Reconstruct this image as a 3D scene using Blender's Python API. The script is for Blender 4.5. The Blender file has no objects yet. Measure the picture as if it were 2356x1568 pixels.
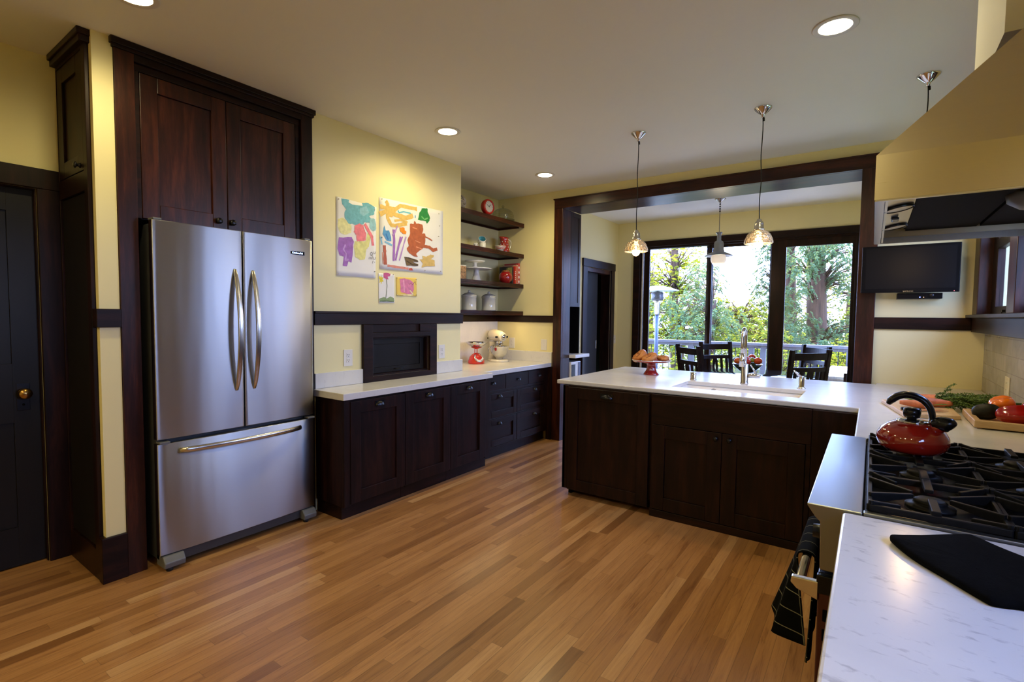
import bpy, bmesh, math, random
from math import sin, cos, pi, radians
from mathutils import Vector, Matrix, noise as mnoise
random.seed(7)
C = bpy.context.scene.collection
scene = bpy.context.scene

# ---------------------------------------------------------------- camera
F_PX, PITCH, ROLL, YAW, CAM_Z = 1166.23, 0.0513256, 0.01053989, -0.6172932, 1.41162
fw = Vector((sin(YAW)*cos(PITCH), cos(YAW)*cos(PITCH), -sin(PITCH)))
rt0 = Vector((cos(YAW), -sin(YAW), 0)); up0 = rt0.cross(fw)
rt = rt0*cos(ROLL) + up0*sin(ROLL); up = -rt0*sin(ROLL) + up0*cos(ROLL)
cd = bpy.data.cameras.new('camera'); cam = bpy.data.objects.new('camera', cd); C.objects.link(cam)
cam.matrix_world = Matrix((( rt.x, up.x, -fw.x, 0), (rt.y, up.y, -fw.y, 0), (rt.z, up.z, -fw.z, CAM_Z), (0,0,0,1)))
cd.sensor_fit = 'HORIZONTAL'; cd.sensor_width = 36.0; cd.lens = F_PX/2356*36.0
cd.clip_start = 0.03; cd.clip_end = 300
scene.camera = cam
EYE = Vector((0, 0, CAM_Z))
def ray(px, py): return fw + rt*((px-1178)/F_PX) - up*((py-784)/F_PX)
def onplane(px, py, ax, v):
    q = ray(px, py); i = 'XYZ'.index(ax); return EYE + q*((v-EYE[i])/q[i])
def at(px, py, D): return EYE + ray(px, py)*D

# ---------------------------------------------------------------- materials
def lin(c):
    return tuple(((v/255)/12.92 if v/255 <= .04045 else ((v/255+.055)/1.055)**2.4) for v in c)
def newmat(name):
    m = bpy.data.materials.new(name); m.use_nodes = True
    nt = m.node_tree; b = nt.nodes['Principled BSDF']; return m, nt, b
def tex(nt, kind='Object', scale=(1,1,1), rot=(0,0,0)):
    tc = nt.nodes.new('ShaderNodeTexCoord'); mp = nt.nodes.new('ShaderNodeMapping')
    mp.inputs['Scale'].default_value = scale; mp.inputs['Rotation'].default_value = rot
    nt.links.new(tc.outputs[kind], mp.inputs['Vector']); return mp.outputs['Vector']
def noise(nt, vec, scale=5, detail=3, rough=.5, dist=0):
    n = nt.nodes.new('ShaderNodeTexNoise'); n.inputs['Scale'].default_value = scale; n.inputs['Detail'].default_value = detail
    n.inputs['Roughness'].default_value = rough; n.inputs['Distortion'].default_value = dist
    nt.links.new(vec, n.inputs['Vector']); return n.outputs['Fac']
def ramp(nt, fac, stops):
    r = nt.nodes.new('ShaderNodeValToRGB'); e = r.color_ramp.elements
    while len(e) < len(stops): e.new(.5)
    for i, (p, c) in enumerate(stops): e[i].position = p; e[i].color = (*c, 1) if len(c) == 3 else c
    nt.links.new(fac, r.inputs['Fac']); return r.outputs['Color']
def bump(nt, b, h, strength=.2, dist=.002):
    n = nt.nodes.new('ShaderNodeBump'); n.inputs['Strength'].default_value = strength; n.inputs['Distance'].default_value = dist
    nt.links.new(h, n.inputs['Height']); nt.links.new(n.outputs['Normal'], b.inputs['Normal'])
def setp(b, **k):
    names = dict(rough='Roughness', metal='Metallic', spec='Specular IOR Level', trans='Transmission Weight', coat='Coat Weight',
                 coatr='Coat Roughness', ior='IOR', alpha='Alpha', sheen='Sheen Weight', aniso='Anisotropic', sss='Subsurface Weight')
    for a, v in k.items(): b.inputs[names[a]].default_value = v
def pm(name, col, rough=.5, metal=0, vary=.08, nscale=8, scale=(1,1,1), bmp=0, bscale=None, **k):
    """general procedural surface: base colour with a soft noise variation"""
    m, nt, b = newmat(name); v = tex(nt, 'Object', scale); n = noise(nt, v, nscale)
    c = ramp(nt, n, [(.3, tuple(x*(1-vary) for x in col)), (.7, tuple(min(1, x*(1+vary)) for x in col))])
    nt.links.new(c, b.inputs['Base Color']); setp(b, rough=rough, metal=metal, **k)
    if bmp: bump(nt, b, noise(nt, v, bscale or nscale*6, 2), bmp)
    return m
def emis(name, col, strength, base=(.8,.8,.8)):
    m, nt, b = newmat(name); b.inputs['Base Color'].default_value = (*base, 1)
    b.inputs['Emission Color'].default_value = (*col, 1); b.inputs['Emission Strength'].default_value = strength; return m
def wood(name, c0, c1, c2, scale, rough=.3, nsc=1.0, **k):
    m, nt, b = newmat(name); v = tex(nt, 'Object', scale)
    n1 = noise(nt, v, 2.2*nsc, 4, .6, .4); n2 = noise(nt, v, 16*nsc, 3, .7)
    mx = nt.nodes.new('ShaderNodeMath'); mx.operation = 'MULTIPLY_ADD'; mx.inputs[1].default_value = .35
    nt.links.new(n2, mx.inputs[0]); nt.links.new(n1, mx.inputs[2])
    c = ramp(nt, mx.outputs[0], [(.45, c0), (.66, c1), (.86, c2)])
    nt.links.new(c, b.inputs['Base Color']); setp(b, rough=rough, **k)
    bump(nt, b, n2, .06, .001); return m

M = {}
M['wall'] = pm('yellow_paint', (.82,.74,.40), .55, vary=.012, nscale=2, bmp=.03, bscale=220)
M['ceil'] = pm('ceiling_paint', (.84,.84,.78), .7, vary=.01, nscale=1.5, bmp=.03, bscale=150)
WD = ((.005,.0019,.0016), (.011,.0038,.0030), (.024,.0074,.0048))
M['wz'] = wood('dark_mahogany_vertical', *WD, (9,9,1.0), .40, spec=.2)
M['wy'] = wood('dark_mahogany_lengthwise', *WD, (9,1.0,9), .40, spec=.2)
M['wx'] = wood('dark_mahogany_crosswise', *WD, (1.0,9,9), .40, spec=.2)
WR = ((.010,.003,.002), (.028,.0068,.0038), (.066,.016,.007))
M['wrz'] = wood('red_mahogany_vertical', *WR, (9,9,1.0), .32, spec=.32)
M['wry'] = wood('lit_mahogany_lengthwise', *WR, (9,1.0,9), .36, spec=.25)  # redder copy of the mahogany, can light on the shelves put into it
M['wrx'] = wood('red_mahogany_crosswise', *WR, (1.0,9,9), .32, spec=.32)
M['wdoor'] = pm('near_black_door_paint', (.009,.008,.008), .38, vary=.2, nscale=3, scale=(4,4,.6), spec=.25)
M['chairwood'] = wood('espresso_chair_wood', (.005,.003,.003), (.011,.005,.004), (.022,.009,.006), (6,6,6), .38, spec=.15)
M['black'] = pm('black_plastic', (.006,.006,.0065), .25, spec=.28)
M['tvblack'] = pm('black_tv_plastic', (.004,.004,.0045), .3, spec=.08)
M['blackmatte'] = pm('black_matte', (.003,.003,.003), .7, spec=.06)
M['iron'] = pm('cast_iron', (.0065,.0065,.0065), .45, vary=.2, nscale=60, bmp=.15, spec=.14)
M['bronze'] = pm('oil_rubbed_bronze', (.03,.03,.034), .28, metal=.9, vary=.15)
M['brass'] = pm('aged_brass', (.42,.24,.07), .25, metal=1, vary=.15)
M['chrome'] = pm('polished_chrome', (.72,.72,.74), .07, metal=1, vary=.02)
M['nickel'] = pm('satin_nickel', (.60,.58,.53), .24, metal=1, vary=.04)
M['bulb'] = emis('warm_bulb', (1,.62,.28), 28)
M['bulb2'] = emis('soft_globe', (1,.80,.60), .55)
M['can'] = emis('downlight_lens', (1,.88,.58), 22)
M['led'] = emis('warm_led', (1,.62,.2), 30)
M['white'] = pm('white_gloss', (.80,.79,.76), .2, vary=.01)
M['whitemat'] = pm('white_satin', (.74,.72,.68), .4, vary=.02)
M['cream'] = pm('cream_enamel', (.78,.72,.56), .15, vary=.01, coat=.5)
M['canister'] = pm('grey_white_stoneware', (.56,.56,.52), .14, vary=.02, coat=.5)
M['red'] = pm('glossy_red', (.60,.022,.014), .12, vary=.05, coat=.6, coatr=.04)
M['kettle'] = pm('red_enamel', (.26,.012,.006), .1, vary=.05, coat=.8, coatr=.03)
M['maroon'] = pm('maroon_enamel', (.045,.002,.005), .2, vary=.05, coat=.4)
M['jugred'] = pm('brick_red_glaze', (.36,.022,.014), .16, vary=.05, coat=.4)
M['darkred'] = pm('dark_red_glaze', (.28,.012,.012), .12, vary=.25, nscale=20, coat=.5)
M['grey'] = pm('grey_plastic', (.13,.135,.14), .4)
M['darkgrey'] = pm('charcoal_plastic', (.035,.036,.04), .45)
M['paper'] = pm('drawing_paper', (.80,.79,.76), .8, vary=.02, nscale=6)
M['rubber'] = pm('black_rubber', (.01,.01,.01), .7)

def marble(name, base, veinc, sc=1.0, k=1.0):
    m, nt, b = newmat(name); v = tex(nt, 'Object', (1.1*sc, 2.6*sc, 1.1*sc), (0, 0, .8))
    n = noise(nt, v, 20, 5, .62, .35)
    c = ramp(nt, n, [(.0, base), (.575, base), (.62, tuple(a*(1-.18*k)+v_*.18*k for a, v_ in zip(base, veinc))), (.70, tuple(a*(1-.5*k)+v_*.5*k for a, v_ in zip(base, veinc)))])
    n2 = noise(nt, tex(nt, 'Object', (1.2, 2, 1)), 2.2, 3, .5, .6)
    c2 = ramp(nt, n2, [(.35, (1,1,1)), (.75, (.90,.905,.92))])
    mx = nt.nodes.new('ShaderNodeMixRGB'); mx.blend_type = 'MULTIPLY'; mx.inputs[0].default_value = 1
    nt.links.new(c, mx.inputs[1]); nt.links.new(c2, mx.inputs[2]); nt.links.new(mx.outputs[0], b.inputs['Base Color'])
    setp(b, rough=.2, spec=.34); return m
M['marble'] = marble('white_quartz', (.70,.69,.665), (.38,.37,.36), k=.45)
M['marble2'] = marble('veined_white_marble', (.69,.685,.68), (.30,.29,.33))
M['tile'] = None
def steel(name, col, rough, tangent='Z', aniso=.75, sc=(2,2,160), wavy=False):
    m, nt, b = newmat(name); n = noise(nt, tex(nt, 'Object', sc), 3, 3, .6)
    c = ramp(nt, n, [(.3, tuple(x*.975 for x in col)), (.7, col)]); nt.links.new(c, b.inputs['Base Color'])
    r = ramp(nt, n, [(.2, (rough*.97,)*3), (.8, (rough*1.03,)*3)]); nt.links.new(r, b.inputs['Roughness'])
    setp(b, metal=1, aniso=aniso)
    if wavy: bump(nt, b, noise(nt, tex(nt, 'Object', (1, 5.5, .5)), 1.0, 2, .5), .55, .004)
    t = nt.nodes.new('ShaderNodeTangent'); t.direction_type = 'RADIAL'; t.axis = tangent; b.inputs['Anisotropic Rotation'].default_value = .25
    nt.links.new(t.outputs[0], b.inputs['Tangent']); return m
M['steel'] = steel('brushed_stainless', (.43,.435,.445), .35, aniso=.98, wavy=True)
M['steelh'] = steel('brushed_stainless_hood', (.60,.53,.38), .28, aniso=.6)
M['steelt'] = steel('brushed_stainless_top', (.30,.32,.34), .30, aniso=.3, sc=(160,2,2))

def glassmat(name, tint=(1,1,1), rough=0.0, refl=1.0):
    """clear sheet: fresnel mix of see-through and mirror"""
    m = bpy.data.materials.new(name); m.use_nodes = True; nt = m.node_tree; nt.nodes.clear()
    o = nt.nodes.new('ShaderNodeOutputMaterial'); mix = nt.nodes.new('ShaderNodeMixShader')
    t = nt.nodes.new('ShaderNodeBsdfTransparent'); g = nt.nodes.new('ShaderNodeBsdfGlossy'); lw = nt.nodes.new('ShaderNodeLayerWeight'); lw.inputs['Blend'].default_value = .5
    pw = nt.nodes.new('ShaderNodeMath'); pw.operation = 'POWER'; pw.inputs[1].default_value = 4.0; nt.links.new(lw.outputs['Facing'], pw.inputs[0])
    f = nt.nodes.new('ShaderNodeMath'); f.operation = 'MULTIPLY_ADD'; f.inputs[1].default_value = .55*refl; f.inputs[2].default_value = .045*refl; nt.links.new(pw.outputs[0], f.inputs[0]); g.inputs['Roughness'].default_value = rough
    n = noise(nt, tex(nt), 3); c = ramp(nt, n, [(.3, tint), (.7, tuple(x*.99 for x in tint))])
    nt.links.new(c, t.inputs['Color']); nt.links.new(f.outputs[0], mix.inputs[0]); nt.links.new(t.outputs[0], mix.inputs[1])
    nt.links.new(g.outputs[0], mix.inputs[2]); nt.links.new(mix.outputs[0], o.inputs['Surface']); return m
M['pane'] = glassmat('window_glass', (.97,.985,.99))
M['clearglass'] = glassmat('thin_clear_glass', (.90,.91,.84), refl=2.2)
m, nt, b = newmat('prismatic_glass'); setp(b, rough=.16, trans=.75, ior=1.4)
b.inputs['Base Color'].default_value = (.95,.84,.62,1)
vo = nt.nodes.new('ShaderNodeTexVoronoi'); vo.inputs['Scale'].default_value = 55; nt.links.new(tex(nt), vo.inputs['Vector']); bump(nt, b, vo.outputs['Distance'], 1.0, .01)
M['prism'] = m

# oak strip floor
m, nt, b = newmat('oak_strip_floor')
tc = nt.nodes.new('ShaderNodeTexCoord'); sx = nt.nodes.new('ShaderNodeSeparateXYZ'); nt.links.new(tc.outputs['Object'], sx.inputs[0])
def mth(op, a, b_=None, c_=None):
    n = nt.nodes.new('ShaderNodeMath'); n.operation = op
    for i, v in enumerate((a, b_, c_)):
        if v is None: continue
        if isinstance(v, (int, float)): n.inputs[i].default_value = v
        else: nt.links.new(v, n.inputs[i])
    return n.outputs[0]
W = .0585
rx = mth('DIVIDE', sx.outputs['X'], W); row = mth('FLOOR', rx); fx = mth('FRACT', rx)
wn = nt.nodes.new('ShaderNodeTexWhiteNoise'); wn.noise_dimensions = '1D'; nt.links.new(row, wn.inputs['W'])
ly = mth('DIVIDE', mth('ADD', sx.outputs['Y'], mth('MULTIPLY', wn.outputs['Value'], 7.3)), .95)
seg = mth('FLOOR', ly); fy = mth('FRACT', ly)
cv = nt.nodes.new('ShaderNodeCombineXYZ'); nt.links.new(row, cv.inputs[0]); nt.links.new(seg, cv.inputs[1])
w2 = nt.nodes.new('ShaderNodeTexWhiteNoise'); w2.noise_dimensions = '3D'; nt.links.new(cv.outputs[0], w2.inputs['Vector'])
pc = ramp(nt, w2.outputs['Value'], [(.0, (.20,.085,.026)), (.10, (.31,.145,.048)), (.45, (.385,.188,.066)), (.85, (.44,.222,.082)), (1.0, (.52,.30,.13))])
gv = nt.nodes.new('ShaderNodeCombineXYZ')
nt.links.new(mth('MULTIPLY', sx.outputs['X'], 26), gv.inputs[0]); nt.links.new(mth('MULTIPLY', sx.outputs['Y'], 1.6), gv.inputs[1])
nt.links.new(mth('MULTIPLY', w2.outputs['Value'], 40), gv.inputs[2])
g1 = noise(nt, gv.outputs[0], 1.6, 5, .62, 1.3)
g2v = nt.nodes.new('ShaderNodeCombineXYZ'); nt.links.new(mth('MULTIPLY', sx.outputs['X'], 150), g2v.inputs[0]); nt.links.new(mth('MULTIPLY', sx.outputs['Y'], 5), g2v.inputs[1]); nt.links.new(mth('MULTIPLY', w2.outputs['Value'], 40), g2v.inputs[2])
g2 = noise(nt, g2v.outputs[0], 2.5, 3, .7)
gc = ramp(nt, mth('ADD', mth('MULTIPLY', g1, .75), mth('MULTIPLY', g2, .25)), [(.30, (.50,.38,.30)), (.45, (.90,.86,.83)), (.62, (1.07,1.07,1.04))])
mx = nt.nodes.new('ShaderNodeMixRGB'); mx.blend_type = 'MULTIPLY'; mx.inputs[0].default_value = 1; nt.links.new(pc, mx.inputs[1]); nt.links.new(gc, mx.inputs[2])
edge = mth('MAXIMUM', mth('MAXIMUM', mth('LESS_THAN', fx, .018), mth('GREATER_THAN', fx, .982)), mth('LESS_THAN', fy, .0016))
mx2 = nt.nodes.new('ShaderNodeMixRGB'); nt.links.new(mth('MULTIPLY', edge, .55), mx2.inputs[0]); nt.links.new(mx.outputs[0], mx2.inputs[1]); mx2.inputs[2].default_value = (.09,.04,.015,1)
nt.links.new(mx2.outputs[0], b.inputs['Base Color'])
nt.links.new(mth('ADD', .26, mth('MULTIPLY', g1, .16)), b.inputs['Roughness']); setp(b, coat=.25, coatr=.18)
bump(nt, b, mth('SUBTRACT', mth('MULTIPLY', g2, .3), edge), .12, .0012)
M['floor'] = m

# marble subway tile on plane X = const, and tall white slab
m, nt, b = newmat('grey_marble_tile')
sp = nt.nodes.new('ShaderNodeSeparateXYZ'); tc = nt.nodes.new('ShaderNodeTexCoord'); nt.links.new(tc.outputs['Object'], sp.inputs[0])
cb = nt.nodes.new('ShaderNodeCombineXYZ'); nt.links.new(sp.outputs['Y'], cb.inputs[0]); nt.links.new(sp.outputs['Z'], cb.inputs[1])
br = nt.nodes.new('ShaderNodeTexBrick'); nt.links.new(cb.outputs[0], br.inputs['Vector'])
br.inputs['Scale'].default_value = 1; br.inputs['Brick Width'].default_value = .30; br.inputs['Row Height'].default_value = .10; br.inputs['Mortar Size'].default_value = .0022
br.inputs['Color1'].default_value = (.27,.255,.225,1); br.inputs['Color2'].default_value = (.36,.34,.31,1); br.inputs['Mortar'].default_value = (.21,.20,.18,1)
n = noise(nt, tex(nt), 6, 5, .6, 1.2); c = ramp(nt, n, [(.35, (1.05,1.05,1.05)), (.7, (.78,.77,.76))])
mx = nt.nodes.new('ShaderNodeMixRGB'); mx.blend_type = 'MULTIPLY'; mx.inputs[0].default_value = 1; nt.links.new(br.outputs['Color'], mx.inputs[1]); nt.links.new(c, mx.inputs[2])
nt.links.new(mx.outputs[0], b.inputs['Base Color']); setp(b, rough=.25); bump(nt, b, br.outputs['Fac'], -.3, .002)
M['tile'] = m

# ---------------------------------------------------------------- mesh builder
class MB:
    def __init__(s): s.v = []; s.f = []; s.m = []; s.sm = []
    def add(s, vs, fs, mi=0, smooth=False):
        o = len(s.v); s.v += [tuple(v) for v in vs]
        for f in fs: s.f.append(tuple(o+i for i in f)); s.m.append(mi); s.sm.append(smooth)
        return s
    def box(s, x0, x1, y0, y1, z0, z1, mi=0):
        x0, x1 = sorted((x0, x1)); y0, y1 = sorted((y0, y1)); z0, z1 = sorted((z0, z1))
        vs = [(x, y, z) for z in (z0, z1) for y in (y0, y1) for x in (x0, x1)]
        return s.add(vs, [(0,2,3,1), (4,5,7,6), (0,1,5,4), (2,6,7,3), (0,4,6,2), (1,3,7,5)], mi)
    def pbox(s, axis, p0, p1, a0, a1, z0, z1, mi=0):
        return s.box(p0, p1, a0, a1, z0, z1, mi) if axis == 'X' else s.box(a0, a1, p0, p1, z0, z1, mi)
    def rbox(s, c, size, R, mi=0):
        """box centred at c with half sizes, rotated by matrix R"""
        c = Vector(c); hx, hy, hz = size
        vs = [c + R @ Vector((x*hx, y*hy, z*hz)) for z in (-1,1) for y in (-1,1) for x in (-1,1)]
        return s.add(vs, [(0,2,3,1), (4,5,7,6), (0,1,5,4), (2,6,7,3), (0,4,6,2), (1,3,7,5)], mi)
    def lathe(s, prof, c=(0,0,0), n=32, mi=0, smooth=True, R=None, sx=1, sy=1, close=True):
        """prof: list of (r,z) bottom to top around local Z"""
        c = Vector(c); vs = []; fs = []
        for r, z in prof:
            for k in range(n):
                a = 2*pi*k/n; p = Vector((r*cos(a)*sx, r*sin(a)*sy, z)); vs.append(c + (R @ p if R else p))
        for i in range(len(prof)-1):
            for k in range(n):
                k2 = (k+1) % n; fs.append((i*n+k, i*n+k2, (i+1)*n+k2, (i+1)*n+k))
        if close:
            if prof[0][0] > 1e-5: fs.append(tuple(range(n-1, -1, -1)))
            if prof[-1][0] > 1e-5: fs.append(tuple((len(prof)-1)*n+k for k in range(n)))
        return s.add(vs, fs, mi, smooth)
    def ell(s, c, r, n=24, m_=14, mi=0, R=None):
        prof = [(max(1e-6, cos(-pi/2+pi*i/m_)), sin(-pi/2+pi*i/m_)) for i in range(m_+1)]
        c = Vector(c); vs = []; fs = []
        for pr, pz in prof:
            for k in range(n):
                a = 2*pi*k/n; p = Vector((pr*cos(a)*r[0], pr*sin(a)*r[1], pz*r[2])); vs.append(c + (R @ p if R else p))
        for i in range(m_):
            for k in range(n): k2 = (k+1) % n; fs.append((i*n+k, i*n+k2, (i+1)*n+k2, (i+1)*n+k))
        return s.add(vs, fs, mi, True)
    def tube(s, pts, r, n=10, mi=0, closed=False, flat=None, sm=False):
        if sm: pts, r = smooth(pts, list(r))
        pts = [Vector(p) for p in pts]; N = len(pts); rs = r if isinstance(r, (list, tuple)) else [r]*N
        vs = []; fs = []; prev = None
        for i, p in enumerate(pts):
            if closed: t = pts[(i+1) % N]-pts[i-1]
            else: t = pts[min(i+1, N-1)]-pts[max(i-1, 0)]
            t.normalize()
            if prev is None:
                u = Vector((0,0,1)).cross(t)
                if u.length < .05: u = Vector((1,0,0)).cross(t)
            else: u = prev - t*prev.dot(t)
            u.normalize(); w = t.cross(u); prev = u
            for k in range(n):
                a = 2*pi*k/n
                ru, rw = (rs[i], rs[i]) if flat is None else (rs[i]*flat[0], rs[i]*flat[1])
                vs.append(p + u*cos(a)*ru + w*sin(a)*rw)
        for i in range(N if closed else N-1):
            j = (i+1) % N
            for k in range(n): k2 = (k+1) % n; fs.append((i*n+k, i*n+k2, j*n+k2, j*n+k))
        if not closed: fs.append(tuple(range(n-1, -1, -1))); fs.append(tuple((N-1)*n+k for k in range(n)))
        return s.add(vs, fs, mi, True)
    def prism(s, poly, axis, a, b, mi=0, smooth=False):
        """poly in the two other axes (cyclic order), extruded along axis from a to b"""
        n = len(poly)
        def P(q, t): return {'X': (t, q[0], q[1]), 'Y': (q[0], t, q[1]), 'Z': (q[0], q[1], t)}[axis]
        vs = [P(q, a) for q in poly] + [P(q, b) for q in poly]
        fs = [tuple(range(n-1, -1, -1)), tuple(n+i for i in range(n))]
        s.add(vs, fs, mi, False); o = len(s.v)-2*n
        for i in range(n):
            j = (i+1) % n; s.f.append((o+i, o+j, o+n+j, o+n+i)); s.m.append(mi); s.sm.append(smooth)
        return s
    def cells(s, xs, ys, keep, z0, z1, mi=0, axis='Z'):
        """plan made of grid cells, extruded: a watertight slab with cut-outs"""
        nx, ny = len(xs)-1, len(ys)-1; idx = {}; vs = []; fs = []
        def P(a, b_, t): return {'Z': (a, b_, t), 'X': (t, a, b_), 'Y': (a, t, b_)}[axis]
        def V(i, j, k):
            if (i, j, k) not in idx: idx[i, j, k] = len(vs); vs.append(P(xs[i], ys[j], (z0, z1)[k]))
            return idx[i, j, k]
        K = lambda i, j: 0 <= i < nx and 0 <= j < ny and keep(i, j)
        for i in range(nx):
            for j in range(ny):
                if not K(i, j): continue
                fs.append((V(i,j,1), V(i+1,j,1), V(i+1,j+1,1), V(i,j+1,1))); fs.append((V(i,j,0), V(i,j+1,0), V(i+1,j+1,0), V(i+1,j,0)))
                if not K(i-1, j): fs.append((V(i,j,0), V(i,j,1), V(i,j+1,1), V(i,j+1,0)))
                if not K(i+1, j): fs.append((V(i+1,j,0), V(i+1,j+1,0), V(i+1,j+1,1), V(i+1,j,1)))
                if not K(i, j-1): fs.append((V(i,j,0), V(i+1,j,0), V(i+1,j,1), V(i,j,1)))
                if not K(i, j+1): fs.append((V(i,j+1,0), V(i,j+1,1), V(i+1,j+1,1), V(i+1,j+1,0)))
        return s.add(vs, fs, mi)
    def xf(s, Mx):
        s.v = [tuple(Mx @ Vector(v)) for v in s.v]; return s
    def sheet(s, grid, mi=0):
        n, m_ = len(grid), len(grid[0]); vs = [p for r_ in grid for p in r_]
        return s.add(vs, [(i*m_+j, i*m_+j+1, (i+1)*m_+j+1, (i+1)*m_+j) for i in range(n-1) for j in range(m_-1)], mi, True)
    def build(s, name, mats, parent=None, bev=0, world=True, solid=0, sub=0, segs=2, autosm=False):
        if not isinstance(mats, (list, tuple)): mats = [mats]
        off = Vector(parent_loc(parent)) if (parent is not None and world) else Vector((0,0,0))
        me = bpy.data.meshes.new(name); me.from_pydata([tuple(Vector(v)-off) for v in s.v], [], s.f); 
        for m_ in mats: me.materials.append(m_)
        me.polygons.foreach_set('material_index', s.m); me.polygons.foreach_set('use_smooth', s.sm)
        bm = bmesh.new(); bm.from_mesh(me); bmesh.ops.recalc_face_normals(bm, faces=bm.faces); bm.to_mesh(me); bm.free()
        me.update(); o = bpy.data.objects.new(name, me); C.objects.link(o)
        if parent is not None: o.parent = parent
        if solid:
            md = o.modifiers.new('solid', 'SOLIDIFY'); md.thickness = solid; md.offset = 0
        if sub: md = o.modifiers.new('sub', 'SUBSURF'); md.levels = sub; md.render_levels = sub
        if bev:
            md = o.modifiers.new('bevel', 'BEVEL'); md.width = bev; md.segments = segs; md.limit_method = 'ANGLE'; md.angle_limit = radians(40)
        return o
def parent_loc(p):
    l = Vector((0,0,0))
    while p is not None: l += p.location; p = p.parent
    return l
def thing(name, label, cat, loc, group=None, rotz=0):
    o = bpy.data.objects.new(name, None); C.objects.link(o); o.location = loc; o.rotation_euler = (0,0,rotz); o.empty_display_size = .05
    o['label'] = label; o['category'] = cat
    if group: o['group'] = group
    return o
def tag(o, label, cat, group=None):
    o['label'] = label; o['category'] = cat
    if group: o['group'] = group
    return o
def struct(o): o['kind'] = 'structure'; return o
def copy_tree(o, parent=None):
    c = o.copy(); C.objects.link(c)
    if parent is not None: c.parent = parent
    for ch in [k for k in bpy.data.objects if k.parent == o]: copy_tree(ch, c)
    return c
def light(name, kind, parent, loc, energy, col, size=.1, spot=None, blend=.5, rot=None):
    ld = bpy.data.lights.new(name, kind); ld.energy = energy; ld.color = col
    if kind == 'AREA': ld.size = size
    elif kind != 'SUN': ld.shadow_soft_size = size
    if spot: ld.spot_size = spot; ld.spot_blend = blend
    o = bpy.data.objects.new(name, ld); C.objects.link(o); o.location = loc
    if rot: o.rotation_euler = rot
    if parent is not None: o.parent = parent; o.location = Vector(loc)-parent_loc(parent)
    return o
def shaker(mb, axis, face, sgn, a0, a1, z0, z1, t=.02, fwd=.075, rec=.012):
    """frame and recessed panel; face is the front plane, sgn the way it looks"""
    b0 = face - sgn*t
    mb.pbox(axis, b0, face, a0, a0+fwd, z0, z1); mb.pbox(axis, b0, face, a1-fwd, a1, z0, z1)
    mb.pbox(axis, b0, face, a0+fwd, a1-fwd, z0, z0+fwd); mb.pbox(axis, b0, face, a0+fwd, a1-fwd, z1-fwd, z1)
    mb.pbox(axis, b0, face-sgn*rec, a0+fwd, a1-fwd, z0+fwd, z1-fwd); return mb
def cup_pull(mb, axis, face, sgn, a, z, w=.04, h=.024, d=.026):
    n, m_ = 14, 6; vs = []; fs = []
    for i in range(m_+1):
        th = pi/2*i/m_
        for k in range(n+1):
            ph = pi*k/n; u = -cos(ph)*w*cos(th*.0+0)*1.0; 
            x_out = sin(ph)*cos(th)*d; zz = sin(th)*sin(ph)*h*1.3; uu = -cos(ph)*w
            p = (face+sgn*x_out, a+uu, z-h*.4+zz) if axis == 'X' else (a+uu, face+sgn*x_out, z-h*.4+zz); vs.append(p)
    for i in range(m_):
        for k in range(n): fs.append((i*(n+1)+k, i*(n+1)+k+1, (i+1)*(n+1)+k+1, (i+1)*(n+1)+k))
    mb.add(vs, fs, 0, True); mb.pbox(axis, face, face+sgn*.003, a-w, a+w, z-h*.4, z+h*.95)
    mb.pbox(axis, face, face+sgn*d*.85, a-w*.8, a+w*.8, z-h*.4, z-h*.4+.003)
def knob(mb, axis, face, sgn, a, z, r=.016, d=.028):
    Rm = Matrix.Rotation(sgn*pi/2, 3, 'Y') if axis == 'X' else Matrix.Rotation(-sgn*pi/2, 3, 'X')
    c = (face, a, z) if axis == 'X' else (a, face, z)
    mb.lathe([(r*.9, 0), (r*.45, .006), (r*.45, d*.5), (r, d*.65), (r*.95, d*.85), (r*.5, d), (1e-5, d)], c, 18, R=Rm)
def smooth(pts, rs=None, k=6):
    """catmull-rom refinement of a polyline and its radii"""
    P = [Vector(p) for p in pts]; n = len(P); out, ro = [], []
    for i in range(n-1):
        p0, p1, p2, p3 = P[max(0, i-1)], P[i], P[i+1], P[min(n-1, i+2)]
        for j in range(k):
            t = j/k; out.append(.5*((2*p1)+(p2-p0)*t+(2*p0-5*p1+4*p2-p3)*t*t+(3*p1-p0-3*p2+p3)*t**3))
            if rs: ro.append(rs[i]*(1-t)+rs[i+1]*t)
    out.append(P[-1])
    if rs: ro.append(rs[-1]); return out, ro
    return out
H = 2.796; CT = .902; LT = .875
SKY, SUN, EXPO = 20.0, 22.0, 0.02
# ================================================================ the room shell
XL, XR_ = -3.74, .677
B = MB(); B.box(-4.2, .95, -2.8, 7.4, -.12, 0); struct(B.build('floor', M['floor']))
B = MB(); B.box(-4.2, .95, -2.8, 8.1, H, H+.12); struct(B.build('ceiling', M['ceil']))
# door wall (far left) with the door opening, the niche at its far end
B = MB(); B.cells([-2.6, -.06, .775, 5.31], [0, 2.07, H], lambda i, j: not (i == 1 and j == 0), XL-.14, XL, axis='X'); struct(B.build('wall_left', M['wall']))
B = MB(); B.cells([2.10, 2.594, 3.222, 3.654], [0, .917, 1.222, H], lambda i, j: not (i == 1 and j == 1), XL, -3.20, axis='X'); struct(B.build('wall_chimney_breast', M['wall']))
B = MB(); B.box(-3.235, -3.195, .885, .972, 0, H); struct(B.build('wall_pilaster', M['wall']))
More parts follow.
